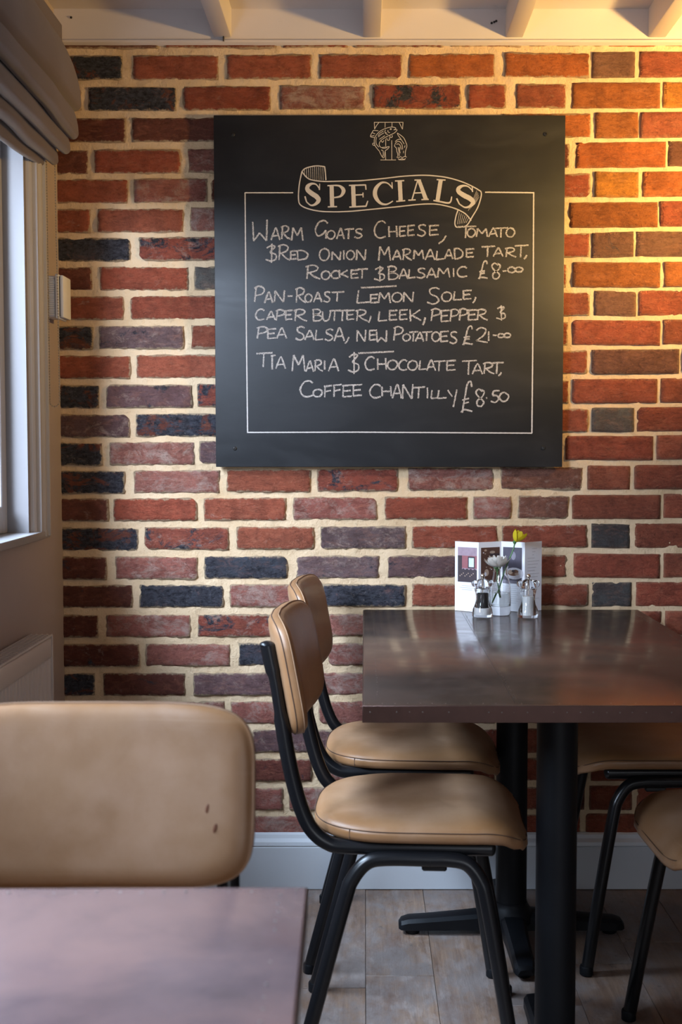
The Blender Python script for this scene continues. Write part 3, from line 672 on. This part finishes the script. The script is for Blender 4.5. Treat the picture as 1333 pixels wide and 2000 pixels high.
# emblem: leaping fish, column strokes and a reeds sketch, in crop coordinates
bm = bmesh.new(); E = lambda pts, w=1.15, sm=True: ribbon(bm, [(700+x*.09, 230+y*.09) for x, y in pts], w, .1, smooth=sm)
for s in ([(345,100),(980,100)], [(350,100),(358,250)], [(975,100),(962,250)], [(355,250),(400,170)], [(400,170),(450,105)], [(890,105),(960,245)], [(585,100),(585,215)], [(735,100),(735,195)], [(730,490),(730,910)], [(598,460),(598,620)], [(590,740),(598,910)], [(485,917),(820,917)]):
    E(s, sm=False)
for s in ([(820,225),(760,205),(680,210),(580,240),(480,290),(400,370),(355,450),(350,530),(370,610),(420,680),(460,725)],
          [(820,225),(810,245),(770,265)], [(770,265),(845,262),(800,320),(720,365),(640,400),(560,445),(490,500),(460,560),(465,610),(500,650)],
          [(620,330),(590,320),(580,290),(600,265)], [(585,320),(610,355),(650,365)], [(650,270),(645,300),(665,320),(690,325)], [(700,235),(720,240),(715,258),(695,255),(700,238)],
          [(330,275),(265,405),(350,428)], [(330,275),(400,280),(440,285)], [(280,400),(350,385)], [(310,330),(370,350)],
          [(400,420),(385,500),(400,580),(450,640)], [(430,400),(470,340),(550,290)], [(460,470),(520,430),(580,390)], [(440,420),(490,370),(560,330)],
          [(350,550),(315,560),(325,595),(360,600)], [(500,500),(530,535),(560,490)], [(620,440),(640,490),(680,480),(675,430)], [(690,390),(700,430),(740,420),(735,380)],
          [(500,650),(560,640),(620,635),(675,630),(640,680),(590,720),(575,800),(560,865),(530,860),(490,790),(460,725)], [(520,660),(570,665),(630,650)], [(500,700),(540,720),(545,800),(530,845)],
          [(850,330),(880,350),(930,385),(990,440),(1030,520),(1060,610),(1040,680),(1025,750),(1025,840)], [(850,335),(870,385),(920,450),(960,510),(1000,570)],
          [(805,520),(850,480),(900,468),(940,480)], [(800,570),(840,525),(890,515),(940,560),(960,620),(965,690)], [(800,580),(790,620),(830,660),(840,730),(860,780),(865,840)],
          [(830,580),(880,570),(920,620),(935,690)], [(870,640),(880,700),(890,780),(900,830)], [(905,640),(900,700),(915,770)], [(985,720),(985,770)], [(1005,650),(1020,600)],
          [(835,850),(880,865),(920,845),(960,865),(1010,840),(1055,855)], [(865,890),(900,905),(950,890),(1000,905),(1030,880)], [(880,912),(950,915),(1020,908)]):
    E(s)
obj('painted_emblem', bm, CHALKP, cb, smooth=False)

# ------------------------------------------------------------------ chairs
def seat_out(a, s=1.0):
    """seat outline, local x forward; wide front, rounded back"""
    c, q = math.cos(a), math.sin(a)
    n = 5.0 if c > 0 else 3.1
    x = .200*math.copysign(abs(c)**(2/n), c); y = .186*math.copysign(abs(q)**(2/n), q)
    if c < 0: y *= 1-.05*(abs(c)**2)
    return x*s, y*s
def make_seat(parent):
    bm = bmesh.new(); N = 72
    lay = [(.93, -.002), (.985, 0), (1.0, .007), (1.0, .014), (.993, .0195), (.986, .0200), (.977, .0225), (.95, .0270), (.90, .0310), (.80, .0345), (.62, .037), (.40, .039), (.18, .040)]
    rings = []
    for s, z in lay:
        r = []
        for i in range(N):
            a = 2*math.pi*i/N; x, y = seat_out(a, s); dz = 0
            if x > .11: dz = -((x-.11)/.09)**2.4*.034
            dz -= .004*(1-(y/.186)**2)*(1 if z > .03 else 0)*s*0
            wr = .0012*noise.noise(Vector((x*30, y*30, 5)))*(1 if z > .03 else .6)
            if x > .14 and z < .022: wr += .0016*math.sin(y*150+x*60)*min(1, (x-.14)*30)
            r.append(bm.verts.new((x+wr, y, .4515+z+dz+wr)))
        rings.append(r)
    for a, b in zip(rings, rings[1:]):
        for i in range(N): bm.faces.new((a[i], a[(i+1)%N], b[(i+1)%N], b[i]))
    bm.faces.new(rings[0][::-1]); bm.faces.new(rings[-1])
    st = obj('seat', bm, LEATHER, parent, ang=180)
    st.data.attributes.new('rim', 'FLOAT', 'POINT').data.foreach_set('value', [max(0, min(1, (math.hypot(v.co.x/.2, v.co.y/.186)-.72)/.35)) if v.co.z > .46 else .8 for v in st.data.vertices])
    bm = bmesh.new(); pts = []
    for i in range(N*2+1):
        a = math.pi*i/N; x, y = seat_out(a, .9945); dz = -((x-.11)/.09)**2.4*.034 if x > .11 else 0
        pts.append((x, y, .4715+dz))
    tube(bm, pts, .00085, 5)
    for sx, sy in ((-.125, -1), (-.125, 1)):
        q = (1-(.125/.200)**3.1)**(1/3.1); yy = sy*.186*q*(1-.05*.3)*1.001; tube(bm, [(sx, yy, .4535), (sx, yy, .471)], .0008, 5)
    obj('seam', bm, STITCH, st)
    bm = bmesh.new(); box(bm, -.160, .125, -.145, .145, .4475, .4525, .002, 1); obj('seat_board', bm, BLACK, parent)
def make_back(parent):
    """curved padded back: local sheet coords s (lateral), t (up)"""
    bm = bmesh.new(); Wd, Hh, R = .195, .110, .055
    tilt = math.radians(10.5); c0 = Vector((-.2290, 0, .742))
    def pos(u, v, d):
        x = -.026 + .034*(u/Wd)**2 + d
        return Vector((c0.x + x*math.cos(tilt) - v*math.sin(tilt), u, c0.z + v*math.cos(tilt) + x*math.sin(tilt)))
    N = 64; out = []
    for i in range(N):
        a = 2*math.pi*i/N; c, q = math.cos(a), math.sin(a); n = 5.0
        out.append((Wd*math.copysign(abs(c)**(2/n), c), Hh*math.copysign(abs(q)**(2/n), q)))
    lay = [(.10, -.018), (.5, -.0178), (.80, -.017), (.93, -.015), (.985, -.011), (1.0, -.004), (1.0, .003), (.992, .0065), (.984, .0068), (.97, .010), (.93, .0155), (.85, .0190), (.77, .0200), (.70, .0205), (.45, .0210), (.2, .0212)]
    rimv = [max(0, min(1, (s-.78)/.2)) for s, d in lay for _ in out]
    rings = [[bm.verts.new(pos(x*s, z*s, d+.0008*noise.noise(Vector((x*s*25, z*s*25, 2))))) for x, z in out] for s, d in lay]
    for a, b in zip(rings, rings[1:]):
        for i in range(N): bm.faces.new((a[i], a[(i+1)%N], b[(i+1)%N], b[i]))
    bm.faces.new(rings[0][::-1]); bm.faces.new(rings[-1])
    bk = obj('backrest', bm, LEATHER, parent, ang=180)
    bk.data.attributes.new('rim', 'FLOAT', 'POINT').data.foreach_set('value', rimv)
    for dd in (.0062, -.0075):
        bm = bmesh.new(); tube(bm, [pos(x*.994, z*.994, dd) for x, z in out+[out[0]]], .0012, 6); obj('piping', bm, LEATHER if dd > 0 else STITCH, bk)
    return pos
def make_chair(label, loc, rz, group):
    t = thing('dining_chair', label, 'chair', loc, rz, group)
    make_seat(t); pos = make_back(t)
    for s in (-1, 1):
        y = s*.160
        up = [(-0.2725, y, 0.802), (-0.2657, y, 0.7686), (-0.2576, y, 0.7318), (-0.2478, y, 0.6672), (-0.2353, y, 0.5932), (-0.2218, y, 0.5347), (-0.2081, y, 0.4937), (-0.1926, y, 0.4657), (-0.1678, y, 0.4451), (-0.132, y, 0.4376), (0, y, .4385), (.09, y, .4385), (.130, y, .4385)]
        P = catmull(up, 5); rr = []
        for p in P:
            f = 1.0
            if .675 < p.z < .755: f = .80
            rr.append((.0140, .0140*f))
        bm = bmesh.new(); tube(bm, P, rr, 14); obj('back_frame', bm, BLACK, t)
        bm = bmesh.new(); sphere(bm, Vector(up[0])+Vector((-.001, 0, .001)), .0139, 12, 8, 1, 1, .5); obj('end_cap', bm, BLACK, t)
        bm = bmesh.new(); sphere(bm, Vector(up[-1]), .0139, 12, 8, .6, 1, 1); obj('end_cap', bm, BLACK, t)
        for v in (.02, -.05):
            p = pos(y, v, -.022); bm = bmesh.new(); sphere(bm, p+Vector((-.003, 0, 0)), .006, 10, 6, 1, 1, 1); obj('bolt', bm, BLACK, t)
        yo = s*.176
        for q in (-1, 1):
            if q < 0: L = [(.020, yo, .422), (-.055, yo, .422), (-.092, yo+s*.001, .415), (-.118, yo+s*.004, .386), (-.133, yo+s*.007, .345), (-.180, yo+s*.016, .170), (-.224, yo+s*.024, .004)]
            else: L = [(.020, yo, .422), (.052, yo, .422), (.086, yo+s*.001, .415), (.110, yo+s*.004, .386), (.122, yo+s*.007, .345), (.153, yo+s*.016, .170), (.180, yo+s*.024, .004)]
            bm = bmesh.new(); tube(bm, catmull(L, 6), .0135, 14); lg = obj('leg', bm, BLACK, t)
            bm = bmesh.new(); p = Vector(L[-1]); lathe(bm, [(.013, 0), (.0150, .002), (.0150, .018), (.0135, .021)], 14, p.x+(.0 if q > 0 else .002), p.y); obj('rubber_foot', bm, IRON, lg)
    for x in (-.075, .085):
        bm = bmesh.new(); tube(bm, [(x, -.160, .440), (x, .160, .440)], .009, 10); obj('crossbar', bm, BLACK, t)
    for s in (-1, 1):
        bm = bmesh.new(); box(bm, .005, .050, s*.170-.008, s*.170+.008, .400, .412, .003, 1); obj('bracket', bm, BLACK, t)
    return t
def copy_tree(o, parent=None):
    c = o.copy(); C.objects.link(c); c.parent = parent
    for ch_ in list(o.children): copy_tree(ch_, c)
    return c
GR = 'tan leather dining chairs with black tubular frames'
ch1 = make_chair('nearer of the two tan leather chairs on the left side of the far table', (.107, 2.275, 0), math.radians(-3), GR)
def another(label, loc, rz):
    c = copy_tree(ch1); c.location = loc; c.rotation_euler = (0, 0, rz); c['label'] = label; return c
another('tan leather chair beside the brick wall, half hidden behind the nearer left chair', (.112, 2.765, 0), math.radians(-3))
another('shadowed tan leather chair on the table\'s right side, beside the brick wall', (.668, 2.765, 0), math.radians(180))
another('tan leather chair cut by the right photo edge, only seat corner and leg showing', (.722, 2.165, 0), math.radians(182))
near = another('tan leather chair seen from the front in the left foreground, behind the near table', (-.325, 1.180, 0), math.radians(-90))

bk = [c for c in near.children if c.name.startswith('backrest')][0]
SCUFF = plain('dark_scuff', (.17, .06, .028), .5)
for px, py, a_ in ((408, 1577, .25), (424, 1613, .25)):
    wpt = W(px, py, 1.405); lx = wpt.y-near.location.y; ly = wpt.x-near.location.x
    tl = math.radians(10.5); u_, v_ = ly, (wpt.z-.742)/math.cos(tl)
    d_ = -.026+.034*(u_/.195)**2+.0208
    bm = bmesh.new(); sphere(bm, (0, 0, 0), .0042, 12, 8, .12, .55, 1.35)
    bmesh.ops.rotate(bm, verts=bm.verts, cent=(0, 0, 0), matrix=Matrix.Rotation(-a_, 3, 'X') @ Matrix.Rotation(-tl, 3, 'Y'))
    o = obj('scuff', bm, SCUFF, bk, loc=(-.2290+d_*math.cos(tl)-v_*math.sin(tl), u_, .742+v_*math.cos(tl)+d_*math.sin(tl)))
# ------------------------------------------------------------------ tables
def rivet_row(bm, a, b, step, r, axis):
    a = Vector(a); b = Vector(b); n = int((b-a).length/step)
    for i in range(n+1):
        p = a+(b-a)*i/n + Vector((random.uniform(-.001, .001), random.uniform(-.001, .001), random.uniform(-.0006, .0006)))
        sc = {'z': (1, 1, .35), 'y': (1, .35, 1), 'x': (.35, 1, 1)}[axis]
        sphere(bm, p, r, 7, 5, *sc)
def make_table(label, x0, x1, y0, y1, rz, cols, TOP=COPPER):
    cx, cy = (x0+x1)/2, (y0+y1)/2; hx, hy = (x1-x0)/2, (y1-y0)/2; H, T = .740, .028
    t = thing('copper_top_table', label, 'table', (cx, cy, 0), rz, 'copper topped pedestal tables')
    bm = bmesh.new(); box(bm, -hx, hx, -hy, hy, H-T, H, .0025, 2); top = obj('table_top', bm, TOP, t)
    RR = .0009 if hy > .4 else .0014
    # copper strips wrapped round the edge, lapped on the corner
    bm = bmesh.new(); box(bm, -hx-.0008, hx+.0008, -hy-.0012, -hy+.0005, H-T-.001, H-.0015, .0004, 1); obj('edge_strip', bm, EDGE, t)
    bm = bmesh.new(); box(bm, -hx-.0008, hx+.0008, hy-.0005, hy+.0012, H-T-.001, H-.0015, .0004, 1); obj('edge_strip', bm, EDGE, t)
    for s in (-1, 1):
        bm = bmesh.new(); xx = s*hx; box(bm, xx-.0012, xx+.0012, -hy, hy, H-T-.001, H-.0015, .0004, 1); obj('edge_strip', bm, EDGE, t)
    bm = bmesh.new()
    for y in (-hy+.010, hy-.012): rivet_row(bm, (-hx+.01, y, H), (hx-.01, y, H), .0205, RR, 'z')
    for x in (-hx+.024, hx-.024): rivet_row(bm, (x, -hy+.02, H), (x, hy-.02, H), .0205, RR, 'z')
    if hy > .4: rivet_row(bm, (-.098, -hy+.02, H), (-.098, hy-.02, H), .0125, RR, 'z')
    for y in (-hy-.0013, hy+.0013): rivet_row(bm, (-hx+.012, y, H-T*.42), (hx-.012, y, H-T*.42), .0212, RR*1.25, 'y')
    for x in (-hx-.0013, hx+.0013): rivet_row(bm, (x, -hy+.012, H-T*.42), (x, hy-.012, H-T*.42), .0212, RR*1.25, 'x')
    rv = obj('rivets', bm, RIVET_DARK if hy > .4 else RIVET, t); rv['kind'] = 'stuff'
    if hy > .4:
        bm = bmesh.new(); box(bm, -.1042, -.1038, -hy+.01, hy-.01, H-.0005, H+.00020); obj('sheet_seam', bm, SCREW, t)
    for y in cols:
        bm = bmesh.new(); lathe(bm, [(.037, .060), (.037, H-T-.012)], 28, 0, y); obj('column', bm, IRON, t)
        bm = bmesh.new(); box(bm, -.17, .17, y-.025, y+.025, H-T-.012, H-T-.0005, .003, 1); box(bm, -.025, .025, y-.17, y+.17, H-T-.011, H-T-.0008, .003, 1); obj('top_plate', bm, IRON, t)
        bm = bmesh.new(); lathe(bm, [(.052, .030), (.052, .052), (.043, .066), (.0385, .074), (.0385, .078)], 28, 0, y); 
        pb = obj('pedestal_base', bm, IRON, t)
        for k in range(4):
            a = math.pi/2*k; bm = bmesh.new(); rings = []
            for r, hw, zt, zb in ((.0, .030, .056, .014), (.05, .029, .056, .014), (.12, .026, .049, .014), (.20, .024, .042, .012), (.245, .024, .039, .012), (.262, .021, .034, .012), (.268, .016, .026, .014)):
                sec = [(-hw, zb), (-hw, zt-.010), (-hw*.72, zt-.002), (0, zt), (hw*.72, zt-.002), (hw, zt-.010), (hw, zb)]
                rings.append([bm.verts.new((r*math.cos(a)-u*math.sin(a), y+r*math.sin(a)+u*math.cos(a), z)) for u, z in sec])
            for p, q in zip(rings, rings[1:]):
                for i in range(7): bm.faces.new((p[i], p[(i+1)%7], q[(i+1)%7], q[i]))
            bm.faces.new(rings[0]); bm.faces.new(rings[-1][::-1])
            bmesh.ops.recalc_face_normals(bm, faces=bm.faces)
            lathe(bm, [(.016, 0), (.018, .003), (.018, .012), (.014, .016)], 14, .235*math.cos(a), y+.235*math.sin(a)); obj('base_arm', bm, IRON, pb, ang=35)
    return t
m_ = M('dark_copper_edge', .33, .7); co_ = m_.coord(True); f_ = m_.noise(co_, 12, 6, .65, .6)
m_.color(m_.mix(f_, (.035, .018, .015), (.085, .040, .030))); m_.bump(m_.noise(co_, 60, 4), .2, .001); EDGE = m_.m
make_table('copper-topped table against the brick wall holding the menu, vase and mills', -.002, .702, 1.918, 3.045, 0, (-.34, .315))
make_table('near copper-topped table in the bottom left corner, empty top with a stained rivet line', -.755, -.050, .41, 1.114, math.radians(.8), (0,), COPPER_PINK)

# ------------------------------------------------------------------ menu
MZ = .7405
mn = thing('folded_menu', 'white zigzag-folded menu leaflet with photos standing at the back of the table', 'menu', (W(975, 1193, 3.02).x, 3.005, MZ))
PAPER = plain('white_card', (.80, .80, .83), .6, var=.02, bump=.02); PTX = plain('grey_print', (.45, .44, .46), .7)
def flat(name, c, r=.45): return plain(name, c, r, var=.25, scale=90, bump=0)
PC = {k: flat('print_'+k, c) for k, c in dict(mauve=(.34,.24,.28), red=(.30,.10,.11), dark=(.045,.030,.035), pale=(.62,.74,.78), brown=(.10,.045,.030), tan=(.42,.30,.22), slate=(.07,.06,.085), plate=(.62,.60,.64), food=(.16,.075,.04), steel=(.22,.20,.24)).items()}
xs = [(889, 3.028), (935, 2.992), (979, 3.026), (1025, 2.992), (1058, 3.030)]
MP = [Vector((W(x, 1190, y).x-mn.location.x, y-mn.location.y, 0)) for x, y in xs]; MH = .1765
def pan(i, u, v, off): 
    a, b = MP[i], MP[i+1]; n = Vector((b.y-a.y, -(b.x-a.x), 0)).normalized(); p = a+(b-a)*u+n*off; return Vector((p.x, p.y, v*MH))
for i in range(4):
    bm = bmesh.new(); v = [bm.verts.new(pan(i, u, w, o)) for u in (0, 1) for w in (0, 1) for o in (0, -.0006)]
    for f in ((0,1,3,2),(4,6,7,5),(0,4,5,1),(2,3,7,6),(0,2,6,4),(1,5,7,3)): bm.faces.new([v[k] for k in f])
    pl = obj('panel', bm, PAPER, mn, smooth=False)
    mats = list(PC.values())+[PTX]; idx = {k: n for n, k in enumerate(PC)}; idx['txt'] = len(PC)
    bm = bmesh.new(); lay = [0]
    def rect(u0, u1, v0, v1, m):
        lay[0] += 1; o = .0002+.00003*lay[0]
        f = bm.faces.new([bm.verts.new(pan(i, u, w, o)) for u, w in ((u0, v0), (u1, v0), (u1, v1), (u0, v1))]); f.material_index = idx[m]
    def ell(u, w, a, b, m, n=18):
        lay[0] += 1; o = .0002+.00003*lay[0]
        f = bm.faces.new([bm.verts.new(pan(i, min(.98, u+a*math.cos(6.283*k/n)), w+b*math.sin(6.283*k/n), o)) for k in range(n)]); f.material_index = idx[m]
    r5 = random.Random(i)
    if i == 0:
        rect(.12, .93, .42, .92, 'mauve'); rect(.12, .93, .62, .80, 'red'); rect(.12, .93, .42, .60, 'dark'); rect(.55, .84, .62, .79, 'dark'); rect(.59, .80, .64, .77, 'pale'); rect(.12, .30, .60, .80, 'dark')
        for k in range(9): rect(.2+k*.07, .24+k*.07, .50+.02*(k % 3), .515+.02*(k % 3), 'tan'); 
        for k in range(5): ell(.2+k*.16, .60, .05, .015, 'dark')
        for k, (a, b) in enumerate(((.3, .8), (.2, .85), (.3, .75))): rect(a, b, .365-.028*k, .372-.028*k, 'txt')
    if i == 1:
        rect(.10, .93, .42, .92, 'brown'); ell(.6, .85, .12, .02, 'tan'); ell(.3, .88, .06, .015, 'tan'); rect(.5, .93, .80, .83, 'dark'); ell(.35, .56, .1, .05, 'tan'); ell(.3, .54, .05, .03, 'plate')
        for k in range(14): ell(r5.uniform(.2, .85), r5.uniform(.45, .9), .03, .008, r5.choice(['tan', 'dark', 'plate']))
        for k in range(6): rect(.15, .8-.1*(k % 2), .36-.03*k, .364-.03*k, 'txt')
    if i == 2:
        rect(.08, .88, .40, .92, 'slate'); ell(.52, .80, .10, .06, 'steel'); ell(.56, .545, .40, .085, 'plate'); ell(.50, .55, .22, .040, 'food'); ell(.62, .575, .12, .028, 'food'); ell(.40, .565, .10, .03, 'tan'); ell(.66, .54, .09, .018, 'tan'); ell(.52, .58, .07, .018, 'dark'); rect(.08, .88, .40, .445, 'steel')
        for k in range(9): rect(.1, .82-.08*(k % 3), .36-.03*k, .3635-.03*k, 'txt')
    if i == 3:
        for k in range(17): a = .28*(k < 3); rect(.15+a, .85-.09*(k % 4)-a*.5, .90-.045*k, .905-.045*k, 'txt')
    me_o = obj('printed_page', bm, mats, pl, smooth=False)
# ------------------------------------------------------------------ vase and flowers
vx = W(978, 1199, 2.955)
vs = thing('glass_vase', 'small clear glass bud vase with water in front of the menu', 'vase', (vx.x, 2.955, MZ))
bm = bmesh.new()
outp = [(.0, .0), (.0235, .0), (.0255, .002), (.0258, .020), (.0255, .060), (.0240, .080), (.0205, .092), (.0185, .098), (.0180, .114), (.0195, .1215)]
inp = [(.0180, .1215), (.0165, .114), (.0168, .099), (.0188, .091), (.0222, .079), (.0236, .060), (.0238, .026), (.0225, .0215), (.0, .0205)]
lathe(bm, [(max(r, .0003), z) for r, z in outp+inp], 32); obj('vase_body', bm, GLASS, vs, ang=60)
bm = bmesh.new(); lathe(bm, [(.0003, .0210), (.0222, .0220), (.0233, .027), (.0232, .055), (.0003, .055)], 28); obj('water', bm, glass_mat('water', (.96, .99, .97), 1.33), vs, ang=60)
GREEN = plain('green_stem', (.06, .16, .045), .5); WPET = plain('white_petal', (.82, .78, .72), .6, var=.05); YPET = plain('yellow_petal', (.80, .66, .03), .5, var=.12)
# white chrysanthemum
f1 = thing('white_flower', 'white many-petalled flower sitting in the rim of the glass vase', 'flower', (W(972, 1096, 2.955).x, 2.955, W(972, 1108, 2.955).z))
def petals(parent, n, r0, L, wd, el, mat, nm='petal', jit=.15, z0=0, seed=1, cup=.2):
    rr = random.Random(seed)
    for k in range(n):
        a = 2*math.pi*k/n+rr.uniform(-jit, jit); e = el+rr.uniform(-.12, .12); l = L*rr.uniform(.88, 1.1); bm = bmesh.new(); g = []
        for j in range(7):
            t = j/6; w = wd*math.sin(math.pi*min(1, .12+t*.83))**.7*.5; row = []
            for q in (-1, 0, 1):
                r = r0+l*t*math.cos(e+cup*t); z = z0+l*t*math.sin(e+cup*t)+abs(q)*w*.35
                row.append(bm.verts.new((r*math.cos(a)-q*w*math.sin(a), r*math.sin(a)+q*w*math.cos(a), z)))
            g.append(row)
        for j in range(6):
            for q in range(2): bm.faces.new((g[j][q], g[j][q+1], g[j+1][q+1], g[j+1][q]))
        bmesh.ops.solidify(bm, geom=bm.faces[:], thickness=.0005)
        obj(nm, bm, mat, parent)
petals(f1, 20, .004, .0290, .0105, .12, WPET, seed=1, cup=.5); petals(f1, 18, .003, .0255, .0100, .38, WPET, seed=2, cup=.5, z0=.002)
petals(f1, 14, .002, .0200, .0085, .65, WPET, seed=3, cup=.4, z0=.003); petals(f1, 9, .001, .0150, .0070, 1.0, WPET, seed=4, cup=.2, z0=.004)
f1.scale = (1.22, 1.22, 1.22)
bm = bmesh.new(); lathe(bm, [(.002, -.010), (.0035, -.006), (.008, -.001), (.007, .003)], 14); obj('calyx', bm, GREEN, f1)
bm = bmesh.new(); tube(bm, catmull([(0, 0, -.006), (.001, 0, -.03), (.004, .002, -.045), (.007, .003, -.062)], 5), .0015, 8); obj('stem', bm, GREEN, f1)
# yellow flower on a long leaning stem
p0 = W(965, 1178, 2.955); p1 = W(1006, 1062, 2.962)
f2 = thing('yellow_flower', 'yellow half-open flower leaning out of the vase on a long green stem', 'flower', (p1.x, 2.962, p1.z))
b0 = p0-Vector(f2.location)
neck = Vector((vs.location.x+.0125, 2.957, MZ+.115))-Vector(f2.location)
bm = bmesh.new(); tube(bm, catmull([(0, 0, .004), (-.004, 0, -.016), tuple(neck), tuple(neck.lerp(b0, .5)+Vector((.001, 0, 0))), tuple(b0)], 6), .0017, 8); obj('stem', bm, GREEN, f2)
bm = bmesh.new(); lathe(bm, [(.0015, -.002), (.0035, .001), (.005, .005), (.003, .008)], 12); obj('calyx', bm, GREEN, f2)
hd = bpy.data.objects.new('flower_head', None); C.objects.link(hd); hd.parent = f2; hd.rotation_euler = (0, math.radians(28), 0); hd.location = (.001, 0, .004); hd.scale = (1.15, 1.15, 1.15)
petals(hd, 8, .001, .0300, .0130, .72, YPET, seed=8, cup=.35); petals(hd, 5, .001, .024, .0115, 1.05, YPET, seed=9, cup=.2, z0=.001)
# ------------------------------------------------------------------ mills
PEP = plain('black_peppercorns', (.012, .010, .010), .6, var=.8, scale=200, bump=.6); SALT = plain('white_salt', (.80, .78, .76), .9, bump=.3, scale=60)
def mill(label, px, py, Y, fill, lvl, rz):
    p = W(px, py, Y); k = thing(fill+'_mill', label, 'mill', (p.x, Y, MZ), rz)
    bm = bmesh.new()
    body = [(.0240, .0), (.0255, .002), (.0255, .010), (.0235, .020), (.0190, .030), (.0170, .038), (.0168, .048), (.0178, .058), (.0200, .066), (.0205, .069), (.0178, .0715)]
    inn = [(.0150, .0715), (.0158, .064), (.0148, .056), (.0140, .046), (.0142, .036), (.0142, .024), (.0142, .006), (.0003, .0055)]
    lathe(bm, [(.0003, 0)]+body+inn, 32); obj('body', bm, ACRYL, k, ang=60)
    bm = bmesh.new(); n = 28; lathe(bm, [(.0003, .0060), (.0138, .0060), (.0139, .024), (.0138, .036), (.0137, .046), (.0142, lvl), (.0003, lvl+.001)] , n)
    for i in range(60 if fill == 'pepper' else 0):
        a = random.uniform(0, 6.28); r = .0125*math.sqrt(random.random()); sphere(bm, (r*math.cos(a), r*math.sin(a), lvl+.0006), .0018, 6, 4)
    f = obj('peppercorns' if fill == 'pepper' else 'salt', bm, PEP if fill == 'pepper' else SALT, k); f['kind'] = 'stuff'
    if fill == 'pepper':
        bm = bmesh.new(); lathe(bm, [(.0145, .0058), (.0149, .0065), (.0149, .020), (.0142, .0215)], 24); obj('grinder_ring', bm, SALT, k)
    bm = bmesh.new(); lathe(bm, [(.0003, .0722), (.0165, .0722), (.0175, .075), (.0160, .081), (.0150, .086), (.0120, .091), (.0060, .0935), (.0003, .0940)], 28); hdm = obj('head', bm, ACRYL, k, ang=60)
    for s in (-1, 1):
        bm = bmesh.new(); sphere(bm, (s*.0195, 0, .0825), .0088, 18, 12, 1, .85, 1); obj('grip_lobe', bm, ACRYL, k)
    bm = bmesh.new(); lathe(bm, [(.0016, .006), (.0016, .0935)], 10); obj('spindle', bm, CHROME, k)
    bm = bmesh.new(); lathe(bm, [(.0036, .0935), (.0040, .0955), (.0030, .0965)], 14); sphere(bm, (0, 0, .1005), .0058, 16, 10); obj('knob', bm, CHROME, k)
mill('clear acrylic pepper mill full of black peppercorns left of the vase', 943, 1205, 2.915, 'pepper', .058, math.radians(8))
mill('clear acrylic salt mill with white salt right of the vase', 1032, 1207, 2.905, 'salt', .052, math.radians(-12))
